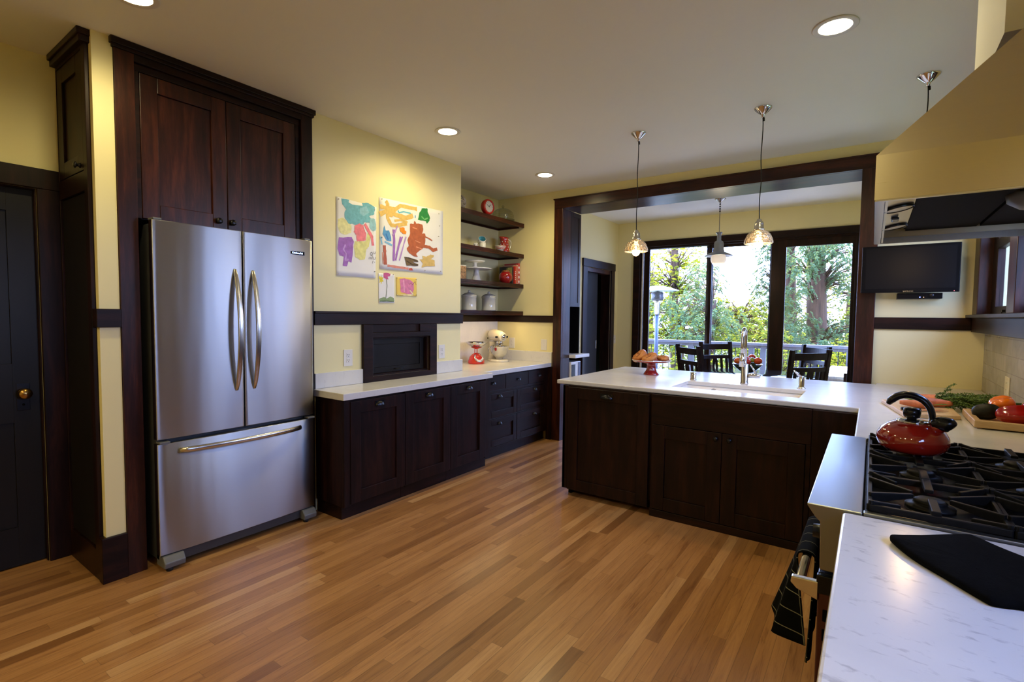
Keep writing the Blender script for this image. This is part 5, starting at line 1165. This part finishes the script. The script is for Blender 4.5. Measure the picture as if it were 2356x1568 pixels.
B = MB(); B.ell((x, y, 2.093), (.086,.086,.086), 30, 18); B.build('globe', M['bulb2'], T)
light('globe_light', 'POINT', T, (x, y, 1.99), 13, (1,.84,.55), .05)

# ================================================================ hutch and microwave in the dining room
T = thing('hutch', 'dark built-in hutch with panelled upper door and white counter just inside the cased opening', 'cabinet', (-3.0, 5.3, 0))
B = MB(); B.box(-3.184, -2.835, 5.121, 5.375, 1.512, 2.592); B.build('upper_case', M['wz'], T, bev=.002)
B = MB(); shaker(B, 'X', -2.828, 1, 5.125, 5.36, 1.515, 2.585, t=.008, fwd=.045, rec=.005); B.build('door', M['wz'], T, bev=.002)
B = MB(); B.box(-3.184, -2.835, 5.121, 5.136, .962, 1.512); B.box(-3.184, -2.835, 5.358, 5.375, .962, 1.512); B.box(-3.184, -3.17, 5.136, 5.358, .962, 1.512); B.build('niche_shade_lining', M['blackmatte'], T)  # black lining paints in the shade inside the open niche
B = MB(); B.box(-3.184, -2.745, 5.121, 5.47, .925, .961); B.build('counter', M['white'], T, bev=.003)
B = MB(); B.box(-3.184, -2.80, 5.40, 5.455, 0, .925); B.box(-3.184, -3.16, 5.121, 5.40, 0, .925); B.box(-3.16, -2.80, 5.121, 5.40, .655, .68); B.box(-3.16, -2.80, 5.121, 5.40, 0, .654); B.build('base_case', M['wz'], T, bev=.002)
T = thing('microwave', 'white microwave in the base of the dark hutch beyond the left casing', 'microwave', (-2.95, 5.24, .68))
B = MB(); B.box(-3.14, -2.81, 5.14, 5.375, .681, .875); B.build('case', M['white'], T, bev=.006)
B = MB(); B.box(-2.8098, -2.806, 5.15, 5.235, .70, .845); B.build('window', M['black'], T)
B = MB(); B.box(-2.8098, -2.806, 5.31, 5.36, .69, .865); B.build('control_panel', pm('blue_grey_panel', (.06,.07,.14), .3), T)

# ================================================================ dining table, chairs and bowl
tcx, tcy = -1.07, 6.20
T = thing('dining_table', 'round dark glossy dining table in front of the glazed doors', 'table', (tcx, tcy, 0))
B = MB(); B.lathe([(.60,.742),(.625,.745),(.63,.76),(.625,.775),(1e-5,.776)], (tcx, tcy, 0), 72); B.build('tabletop', wood('polished_espresso', (.012,.008,.007), (.025,.015,.012), (.04,.025,.018), (2,9,9), .16, coat=1), T)
B = MB(); B.lathe([(.30,0),(.30,.03),(.12,.06),(.08,.12),(.07,.45),(.10,.62),(.30,.70),(.30,.741)], (tcx, tcy, 0), 40); B.build('pedestal', M['chairwood'], T)
def chair(lab, bx, by, face):
    d = Vector((cos(face), sin(face), 0)); c = Vector((bx, by, 0))+d*.27
    T = thing('dining_chair', lab, 'chair', c, 'dark slat back dining chairs', rotz=face-pi/2); kw = dict(world=False); m_ = M['chairwood']
    sl = Matrix.Rotation(radians(-11), 3, 'X')
    def post(sx):
        B = MB(); P_ = [(sx*.215,-.19,0),(sx*.215,-.19,.45),(sx*.225,-.27,1.10)]
        for a, b_ in zip(P_, P_[1:]):
            a, b_ = Vector(a), Vector(b_); w_ = .021; 
            vs = [a+Vector((i*w_, j*w_*.8, 0)) for i, j in ((-1,-1),(1,-1),(1,1),(-1,1))] + [b_+Vector((i*w_, j*w_*.8, 0)) for i, j in ((-1,-1),(1,-1),(1,1),(-1,1))]
            B.add(vs, [(3,2,1,0),(4,5,6,7),(0,1,5,4),(1,2,6,5),(2,3,7,6),(3,0,4,7)])
        return B.build('back_post', m_, T, bev=.003, **kw)
    post(-1); post(1)
    B = MB(); B.box(-.235, .235, -.20, .22, .425, .462); B.build('seat', m_, T, bev=.012, **kw)
    for sx in (-1, 1): B = MB(); B.box(sx*.205-.02, sx*.205+.02, .165, .205, 0, .425); B.build('front_leg', m_, T, bev=.003, **kw)
    B = MB(); [B.box(sx*.208-.010, sx*.208+.010, -.18, .17, .18, .205) for sx in (-1,1)]; B.box(-.2,.2,-.02,.0,.185,.20); B.build('stretcher', m_, T, bev=.002, **kw)
    yb = lambda z: -.19-(z-.45)*.08/.65
    def rail(z0, z1, bow=.028, name='rail'):
        B = MB(); n = 12; vs = []; fs = []
        for i in range(n+1):
            x = -.21+.42*i/n; s_ = bow*(1-(x/.21)**2)
            for (z, dy) in ((z0,-.010),(z0,.010),(z1,.010),(z1,-.010)): vs.append((x, yb(z)+dy-s_, z))
        for i in range(n):
            for k in range(4): k2 = (k+1) % 4; fs.append((i*4+k, i*4+k2, (i+1)*4+k2, (i+1)*4+k))
        fs += [(3,2,1,0), (n*4, n*4+1, n*4+2, n*4+3)]; B.add(vs, fs); B.build(name, m_, T, bev=.002, **kw)
    rail(1.000, 1.070, name='top_rail'); rail(.885, .930, name='middle_rail'); rail(.52, .56, name='lower_rail')
    for x in (-.165, -.095, .095, .165):
        B = MB(); s_ = .028*(1-(x/.21)**2); hw = .016
        vs = [(x+i*hw, yb(z)+j*.006-s_, z) for z in (.555, .89) for i, j in ((-1,-1),(1,-1),(1,1),(-1,1))]; B.add(vs, [(3,2,1,0),(4,5,6,7),(0,1,5,4),(1,2,6,5),(2,3,7,6),(3,0,4,7)]); B.build('slat', m_, T, **kw)
    # centre slat with a tear-shaped hole
    B = MB(); n = 24; s_ = .027; ou = []; inn = []
    for k in range(n):
        a = 2*pi*k/n; ix = .013*sin(a)*(1-.45*cos(a)); iz = .79+.05*cos(a); inn.append((ix, iz))
        dx, dz = sin(a), cos(a); t = min(.036/max(1e-6, abs(dx)), .0999/max(1e-6, abs(dz))); ou.append((dx*t, .79+dz*t))
    vs = []
    for j in (-.006, .006):
        for q in (ou, inn):
            for x, z in q: vs.append((x, yb(z)+j-s_, z))
    fs = []
    for k in range(n):
        k2 = (k+1) % n; fs += [(k, k2, n+k2, n+k), (2*n+k, 3*n+k, 3*n+k2, 2*n+k2), (k, 2*n+k, 2*n+k2, k2), (n+k, n+k2, 3*n+k2, 3*n+k)]
    B.add(vs, fs); hw = .036
    vs = [(i*hw, yb(z)+j*.006-s_, z) for z in (.555, .691) for i, j in ((-1,-1),(1,-1),(1,1),(-1,1))]; B.add(vs, [(3,2,1,0),(4,5,6,7),(0,1,5,4),(1,2,6,5),(2,3,7,6),(3,0,4,7)])
    B.build('centre_slat', m_, T, **kw)
chair('dark slat back chair at the near left of the round table, turned away', -1.66, 5.70, radians(45))
chair('dark slat back chair at the far left of the round table, facing the kitchen', -1.62, 6.76, radians(-36))
chair('dark slat back chair at the far right of the round table, half hidden', -.51, 6.72, radians(-142))
chair('dark slat back chair at the near right of the round table, largest in view', -.475, 5.72, radians(141))
bx, by = -1.075, 5.87
T = thing('fruit_bowl', 'dark footed bowl of fruit on the round dining table behind the faucet', 'bowl', (bx, by, .776))
B = MB(); B.lathe([(.055,0),(.058,.006),(.030,.02),(.028,.04),(.07,.06),(.12,.10),(.150,.140),(.147,.142),(.115,.106),(.06,.072),(1e-5,.062)], (bx, by, .776), 44); B.build('bowl', pm('dark_green_glass', (.02,.035,.02), .08, vary=.3, coat=.6), T)
fr = [('tomato', 'red tomato at the front of the fruit bowl', (.50,.035,.015), (.02,-.10), .036), ('tomato', 'orange red tomato at the right edge of the fruit bowl', (.60,.07,.02), (.11,-.035), .042), ('tomato', 'orange tomato at the left of the fruit bowl', (.62,.12,.02), (-.085,-.06), .038),
      ('tomato', 'red tomato heaped at the middle of the fruit bowl', (.55,.05,.02), (-.01,.0), .042), ('avocado', 'dark green avocado at the left rim of the fruit bowl', (.05,.07,.02), (-.115,.02), .036), ('plum', 'dark purple plum at the right back of the fruit bowl', (.06,.01,.03), (.085,.06), .042),
      ('tomato', 'red tomato at the back of the fruit bowl', (.52,.04,.02), (.03,.085), .040), ('lime', 'yellow green lime in the middle of the fruit bowl', (.30,.32,.03), (.055,-.045), .030), ('tomato', 'red tomato at the left back of the fruit bowl', (.50,.05,.02), (-.06,.075), .038)]
for k, (nm, lab, col, (dx, dy), r) in enumerate(fr):
    z = .776+.100+r+.32*math.hypot(dx, dy)+(.035 if k in (3, 7, 6) else 0); T = thing(nm, lab, nm, (bx+dx, by+dy, z), 'fruit in the dining table bowl')
    B = MB(); B.ell((bx+dx, by+dy, z), (r, r, r*.9), 24, 14); B.build('skin', pm('fruit_%d' % k, col, .2, vary=.15, nscale=20, coat=.3), T)
    B = MB(); B.tube([(bx+dx, by+dy, z+r*.86), (bx+dx+.004, by+dy, z+r*.9+.010)], .003, 6); B.build('stem', M['chairwood'], T)

# ================================================================ outside: deck, rail, heater, table
dk = wood('weathered_deck', (.14,.13,.13), (.22,.21,.21), (.30,.29,.28), (1.5,9,9), .7)
B = MB()
for i in range(22): B.box(-8, 4, 7.42+i*.145, 7.42+i*.145+.138, -.14, -.10)
struct(B.build('floor_deck', dk))
T = thing('deck_railing', 'grey wooden deck railing with thin dark balusters beyond the glazed doors', 'railing', (-1.8, 10.2, -.10))
rm = pm('grey_rail_paint', (.10,.095,.10), .5, vary=.1)
B = MB(); B.box(-8, 3, 10.10, 10.27, .900, .948); B.box(-8, 3, 10.15, 10.21, .845, .898); B.build('top_rail', rm, T, bev=.004)
B = MB(); B.box(-8, 3, 10.155, 10.205, .0, .05); B.build('bottom_rail', rm, T)
for xx in (-6.9, -5.3, -4.1, -2.89, -1.80, -1.60, -.29, 1.2):
    B = MB(); B.box(xx-.045, xx+.045, 10.14, 10.22, -.10, .90); B.build('post', rm, T)
xx = -5.2
while xx < .8:
    B = MB(); B.tube([(xx, 10.18, .05), (xx, 10.18, .85)], .007, 6); B.build('baluster', M['black'], T); xx += .125
hx, hy = -3.40, 9.62
T = thing('patio_heater', 'tall steel patio heater with round white hat on the deck', 'patio heater', (hx, hy, -.10))
B = MB(); B.lathe([(.40,1.905),(.395,1.912),(.20,1.975),(.05,2.0),(1e-5,2.002)], (hx, hy, 0), 48); B.build('reflector_hat', pm('white_aluminium', (.75,.76,.78), .35, metal=.4), T)
B = MB(); B.lathe([(.10,1.72),(.115,1.74),(.115,1.86),(.10,1.88),(1e-5,1.9)], (hx, hy, 0), 28); B.build('burner_screen', pm('burner_mesh', (.10,.10,.11), .4, metal=.8, vary=.5, nscale=60), T)
B = MB(); B.lathe([(.055,1.45),(.055,1.68),(.09,1.72)], (hx, hy, 0), 24); B.build('burner_neck', M['nickel'], T)
B = MB(); B.tube([(hx, hy, .35), (hx, hy, 1.45)], .036, 18); B.build('pole', pm('blue_grey_pole', (.09,.12,.21), .35, metal=.3), T)
B = MB(); B.lathe([(.20,-.10),(.20,-.05),(.125,-.04),(.125,.30),(.11,.345),(.05,.37),(1e-5,.372)], (hx, hy, 0), 32); B.build('tank_cover', M['nickel'], T)
T = thing('patio_table', 'weathered grey wooden patio table on the deck at the right', 'table', (.0, 8.8, -.10))
pg = wood('pale_grey_teak', (.36,.36,.38), (.46,.46,.48), (.55,.55,.56), (8,1.5,8), .6)
B = MB(); [B.box(-.52+i*.16, -.52+i*.16+.155, 7.95, 9.75, .605, .640) for i in range(7)]; B.build('tabletop', pg, T, bev=.003)
for xx in (-.48, .50):
    for yy in (8.05, 9.62): B = MB(); B.box(xx, xx+.075, yy, yy+.075, -.10, .604); B.build('leg', pg, T)
B = MB(); B.box(-.42, .52, 8.07, 8.10, .52, .60); B.box(-.42, .52, 9.64, 9.67, .52, .60); B.build('apron', pg, T)
T = thing('patio_chair', 'dark patio chair at the right end of the patio table', 'chair', (-.05, 7.85, -.10)); pw = M['chairwood']
B = MB(); B.box(-.27, .20, 7.62, 8.05, .32, .345); B.build('seat', pw, T)
for xx in (-.27, .165):
    B = MB(); B.box(xx, xx+.035, 7.62, 7.655, -.10, .72); B.build('back_post', pw, T); B = MB(); B.box(xx, xx+.035, 8.01, 8.045, -.10, .32); B.build('front_leg', pw, T)
B = MB(); [B.box(-.235, .165, 7.625, 7.645, z, z+.055) for z in (.42,.52,.62)]; B.build('back_slats', pw, T)

# ================================================================ ground, neighbour house, trees
gr, nt, b = newmat('forest_floor'); nt.links.new(ramp(nt, noise(nt, tex(nt), .8, 5), [(.35, (.03,.05,.015)), (.65, (.14,.17,.06))]), b.inputs['Base Color']); setp(b, rough=.95)
B = MB(); g = [[(-45+i*3, -30+j*3, -3.2+.35*sin(i*.9+j*.6)+max(0, (j-14))*.07) for j in range(32)] for i in range(31)]; B.sheet(g); struct(B.build('ground', gr))
T = thing('neighbour_house', 'blue grey sided house with white trim seen through the small window on the right', 'house', (4.5, 13, -3.2))
sd_, nt, b = newmat('blue_grey_siding'); w_ = nt.nodes.new('ShaderNodeTexWave'); w_.bands_direction = 'Z'; w_.wave_profile = 'SAW'; w_.inputs['Scale'].default_value = 2.2; nt.links.new(tex(nt), w_.inputs['Vector']); nt.links.new(ramp(nt, w_.outputs['Fac'], [(0, (.16,.20,.30)), (1, (.24,.29,.40))]), b.inputs['Base Color']); setp(b, rough=.7)
B = MB(); B.box(1.62, 7, 10.5, 17, -3.5, 2.75); B.build('wall', sd_, T)
B = MB(); B.box(1.50, 1.615, 10.42, 10.55, -3.5, 2.6); B.box(1.61, 1.63, 10.40, 10.499, -3.5, 2.6); B.build('corner_trim', M['white'], T)
B = MB(); B.prism([(1.1,2.55),(4.3,4.3),(7.5,2.55),(7.5,2.75),(4.3,4.5),(1.1,2.75)], 'Y', 10.1, 17.4); B.build('roof', M['grey'], T)
B = MB(); B.box(1.12, 1.61, 10.12, 10.20, 2.25, 2.55); B.build('fascia', M['white'], T)

def leafmat(name, c0, c1, tl):
    m = bpy.data.materials.new(name); m.use_nodes = True; nt = m.node_tree; nt.nodes.clear()
    o = nt.nodes.new('ShaderNodeOutputMaterial'); ad = nt.nodes.new('ShaderNodeMixShader'); d = nt.nodes.new('ShaderNodeBsdfDiffuse'); t = nt.nodes.new('ShaderNodeBsdfTranslucent')
    c = ramp(nt, noise(nt, tex(nt), 2.5, 4, .7), [(.3, c0), (.7, c1)]); nt.links.new(c, d.inputs['Color'])
    c2 = ramp(nt, noise(nt, tex(nt), 2.0, 3), [(.3, tl), (.7, tuple(x*.8 for x in tl))]); nt.links.new(c2, t.inputs['Color'])
    ad.inputs[0].default_value = .45; nt.links.new(d.outputs[0], ad.inputs[1]); nt.links.new(t.outputs[0], ad.inputs[2]); nt.links.new(ad.outputs[0], o.inputs['Surface']); return m
LF = [leafmat('yellow_green_leaves', (.13,.17,.018), (.28,.30,.035), (.50,.48,.03)), leafmat('blue_green_needles', (.055,.115,.06), (.15,.235,.12), (.24,.29,.08)), leafmat('mid_green_leaves', (.08,.125,.02), (.20,.23,.045), (.38,.38,.035))]
bark = wood('redwood_bark', (.03,.014,.006), (.075,.034,.015), (.13,.065,.03), (7,7,.7), .9)
def tree(name, lab, trunk, tr, blobs, n, mat, size, droop, seed, grp='trees beyond the deck railing'):
    """trunk: base point and top; blobs: (centre, radius vector); leaves are small bent blades spread on twigs"""
    rnd = random.Random(seed); T = thing(name, lab, 'tree' if name != 'shrub' else 'shrub', trunk[0], grp)
    B = MB(); a, b_ = Vector(trunk[0]), Vector(trunk[1]); B.tube([a.lerp(b_, t)+Vector((.05*sin(t*5+seed), .03*cos(t*4), 0)) for t in [i/10 for i in range(11)]], [tr*(1.15-.5*i/10) for i in range(11)], 14); B.build('trunk', bark, T)
    vs = []; fs = []; tot = sum(r.x*r.z for c, r in blobs); Bb = MB()
    for c, r in blobs:
        nt_ = max(3, int(n*(r.x*r.z)/tot/26))
        s0 = a.lerp(b_, min(1, max(0, (c.z-a.z)/max(.1, b_.z-a.z)-.05)))
        for q in range(nt_):
            d = Vector((rnd.gauss(0,1), rnd.gauss(0,1), rnd.gauss(0,1))).normalized(); rad = rnd.random()**.4
            p = c+Vector((d.x*r.x, d.y*r.y, d.z*r.z))*rad; out_ = Vector((d.x, d.y, -.15-droop+.3*d.z)).normalized()
            if q % 7 == 0: Bb.tube([s0, s0.lerp(p, .6)+Vector((0,0,.15)), p], [tr*.14, tr*.08, .006], 5)
            L = rnd.uniform(.25, .6)*size*5
            for k in range(26):
                t = k/26; base = p+out_*L*t+Vector((0,0,-droop*L*t*t*.8)); sd2 = out_.cross(Vector((0,0,1)))
                if sd2.length < .1: sd2 = Vector((1,0,0))
                sd2.normalize(); dirn = (out_*.5+sd2*(1 if k % 2 else -1)+Vector((rnd.gauss(0,.35), rnd.gauss(0,.35), rnd.gauss(0,.35)-droop*.4))).normalized()
                l_ = size*rnd.uniform(.6, 1.3)*(1.1-t*.5); w2 = dirn.cross(Vector((rnd.gauss(0,.5), rnd.gauss(0,.5), 1))).normalized()*l_*.24
                o_ = len(vs); vs += [base, base+dirn*l_*.5+w2, base+dirn*l_, base+dirn*l_*.5-w2]; fs.append((o_, o_+1, o_+2, o_+3))
    Bb.build('branches', bark, T)
    me = bpy.data.meshes.new('foliage'); me.from_pydata([tuple(v) for v in vs], [], fs); me.materials.append(mat); o = bpy.data.objects.new('foliage', me); C.objects.link(o); o.parent = T; o.location = -Vector(T.location)
V = Vector
def blob(px, py, D, rx, rz, ry=None): return (at(px, py, D), V((rx, ry or rx, rz)))
def foot(px, D, z=-3.0): p = at(px, 784, D); return V((p.x, p.y, z))
def crown(px, py, D): return at(px, py, D)
tree('leafy_tree', 'yellow green leafy tree filling the left pane behind the patio heater', (foot(1560, 15.5), crown(1555, 540, 15.5)), .16,
     [blob(1530,640,15,1.1,.9), blob(1590,650,15.5,.8,.8), blob(1500,760,14.5,.9,.8), blob(1570,770,14.5,1.1,.8), blob(1620,720,15.5,.7,.8), blob(1545,590,16,.8,.5), blob(1600,590,15.5,.5,.45)], 26000, LF[0], .075, .1, 1)
tree('leafy_tree', 'blue green tree with soft drooping sprays in front of the left pane post', (foot(1640, 13.5), crown(1640, 690, 13.5)), .10,
     [blob(1620,640,14,.55,.6), blob(1640,740,13,.75,.6), blob(1600,700,13.5,.6,.5), blob(1540,700,13,.5,.4), blob(1580,760,12.6,.6,.4)], 12000, LF[1], .07, .5, 2)
tree('leafy_tree', 'low spreading green tree across the middle pane below the bright sky gap', (foot(1705, 15), crown(1705, 720, 15)), .13,
     [blob(1700,755,14.5,1.15,.75), blob(1660,710,15.5,.6,.5), blob(1745,720,15,.6,.55), blob(1705,725,16,.7,.35), blob(1680,800,13,.9,.5), blob(1750,790,13.5,.8,.6)], 20000, LF[2], .075, .3, 3)
tree('leafy_tree', 'tree with thin branches reaching into the right side of the middle pane', (foot(1790, 15), crown(1785, 560, 15)), .14,
     [blob(1765,620,15,.30,.65), blob(1750,660,15.5,.40,.35), blob(1785,700,14.8,.5,.6), blob(1765,575,15.5,.35,.3), blob(1785,560,15,.4,.4)], 9000, LF[1], .07, .35, 4)
tree('redwood', 'thick brown redwood trunk with hanging sprays in the right pane', (foot(1890, 16, -3.2), V(tuple(crown(1872, 380, 16)))), .32,
     [blob(1850,600,15,.6,.6), blob(1900,580,15.2,.75,.5), blob(1945,640,15.6,.5,.9), blob(1905,760,15.8,.7,.45), blob(1925,560,16.2,.5,.6), blob(1840,650,14.6,.4,.45), blob(1950,760,15,.5,.5), blob(1880,560,14.6,.6,.35)], 17000, LF[1], .075, .75, 5)
tree('redwood', 'slimmer redwood at the left of the right pane', (foot(1822, 17, -3.2), V(tuple(crown(1818, 380, 17)))), .22,
     [blob(1825,600,16.5,.35,.5), blob(1815,690,16,.4,.5), blob(1840,740,15.5,.6,.5), blob(1815,770,14.5,.5,.45), blob(1860,790,14,.8,.35), blob(1830,550,16.6,.4,.3)], 9000, LF[1], .075, .7, 6)
for k, (p, q, D, rx, rz) in enumerate(((1500,640,24,2.2,1.9),(1570,720,23,2.2,1.5),(1640,735,25,1.9,1.1),(1720,752,24,2.2,.9),(1800,700,25,1.6,2.2),(1880,690,25,2.0,2.3),(1960,660,24,2.2,2.4),(1800,780,19,2.2,.8),(1920,800,18,2.0,.8),(2060,650,22,2.4,2.3),(2170,640,23,2.6,2.5),(1395,660,23,2.4,2.2))):
    c = at(p, q, D)
    tree('background_tree', ('sunlit hazy tree far behind the patio heater', 'hazy tree mass far behind the left pane', 'distant tree behind the dark door post', 'distant low tree under the sky gap', 'distant tree between the two right panes', 'distant tree behind the redwood trunk', 'distant tree at the right end of the glazed doors', 'distant undergrowth left of the redwoods', 'distant undergrowth behind the patio table', 'distant tree right of the glazed doors, nearest the wall', 'distant tree farthest to the right behind the house wall', 'distant tree left of the glazed doors behind the wall')[k],
         (V((c.x, c.y, -3.0)), V((c.x, c.y, c.z))), .2, [(c, V((rx, rx, rz))), (c+V((rx*.5, .5, -rz*.7)), V((rx*.8, rx*.8, rz*.7)))], 9000, LF[0 if k % 2 == 0 else 2], .12, .15, 20+k, 'trees far behind')
for k, (p, q, D) in enumerate(((1500,835,12),(1570,840,12.2),(1650,835,12),(1720,838,12.3),(1800,830,12),(1870,830,12.4),(1940,815,12.5))):
    c = at(p, q, D)
    tree('shrub', 'bright green shrub behind the deck railing, %s from the left' % ('first','second','third','fourth','fifth','sixth','seventh')[k], (V((c.x, c.y, -3.0)), V((c.x, c.y, c.z-.2))), .05, [(c+V((0,0,-.1)), V((.65,.5,.6))), (c+V((.1,.3,-.7)), V((.8,.6,.7)))], 5500, LF[(0,2,0)[k % 3]], .055, .1, 40+k, 'shrubs behind the railing')

# ================================================================ daylight
w = bpy.data.worlds.new('sky'); scene.world = w; w.use_nodes = True; nt = w.node_tree; bg = nt.nodes['Background']
tc = nt.nodes.new('ShaderNodeTexCoord'); sp = nt.nodes.new('ShaderNodeSeparateXYZ'); nt.links.new(tc.outputs['Generated'], sp.inputs[0])
c = ramp(nt, sp.outputs['Z'], [(0.0, (.46,.58,1.0)), (.12, (.38,.52,1.0)), (.7, (.30,.45,1.0))]); nt.links.new(c, bg.inputs['Color']); bg.inputs['Strength'].default_value = SKY
sl = light('sun', 'SUN', None, (0,0,20), SUN, (1,.93,.78)); sl.data.angle = radians(1.0)
sdir = V((-.35, .42, 1.0)).normalized(); sl.rotation_euler = sdir.to_track_quat('Z', 'Y').to_euler()
def portal(loc, sx, sy, rot):
    ld = bpy.data.lights.new('daylight_portal', 'AREA'); ld.shape = 'RECTANGLE'; ld.size = sx; ld.size_y = sy; ld.cycles.is_portal = True
    o = bpy.data.objects.new('daylight_portal', ld); C.objects.link(o); o.location = loc; o.rotation_euler = rot
portal((-1.5, 7.42, 1.25), 2.75, 2.4, (-pi/2, 0, 0)); portal((.79, 4.28, 1.90), .92, .96, (0, pi/2, 0)); portal((.79, .925, 1.41), .58, 1.17, (0, pi/2, 0)); portal((.79, 3.17, 1.90), .92, .90, (0, pi/2, 0))
scene.view_settings.view_transform = 'Standard'; scene.view_settings.look = 'None'; scene.view_settings.gamma = 1; scene.view_settings.use_curve_mapping = False
scene.view_settings.exposure = EXPO
cy = scene.cycles; cy.use_denoising = True; cy.max_bounces = 10; cy.diffuse_bounces = 5; cy.glossy_bounces = 4; cy.transmission_bounces = 8; cy.transparent_max_bounces = 8; cy.sample_clamp_indirect = 6; cy.caustics_reflective = False; cy.caustics_refractive = False
try: cy.denoiser = 'OPENIMAGEDENOISE'; cy.denoising_input_passes = 'RGB_ALBEDO_NORMAL'; cy.use_adaptive_sampling = True; cy.adaptive_threshold = .02
except Exception: pass
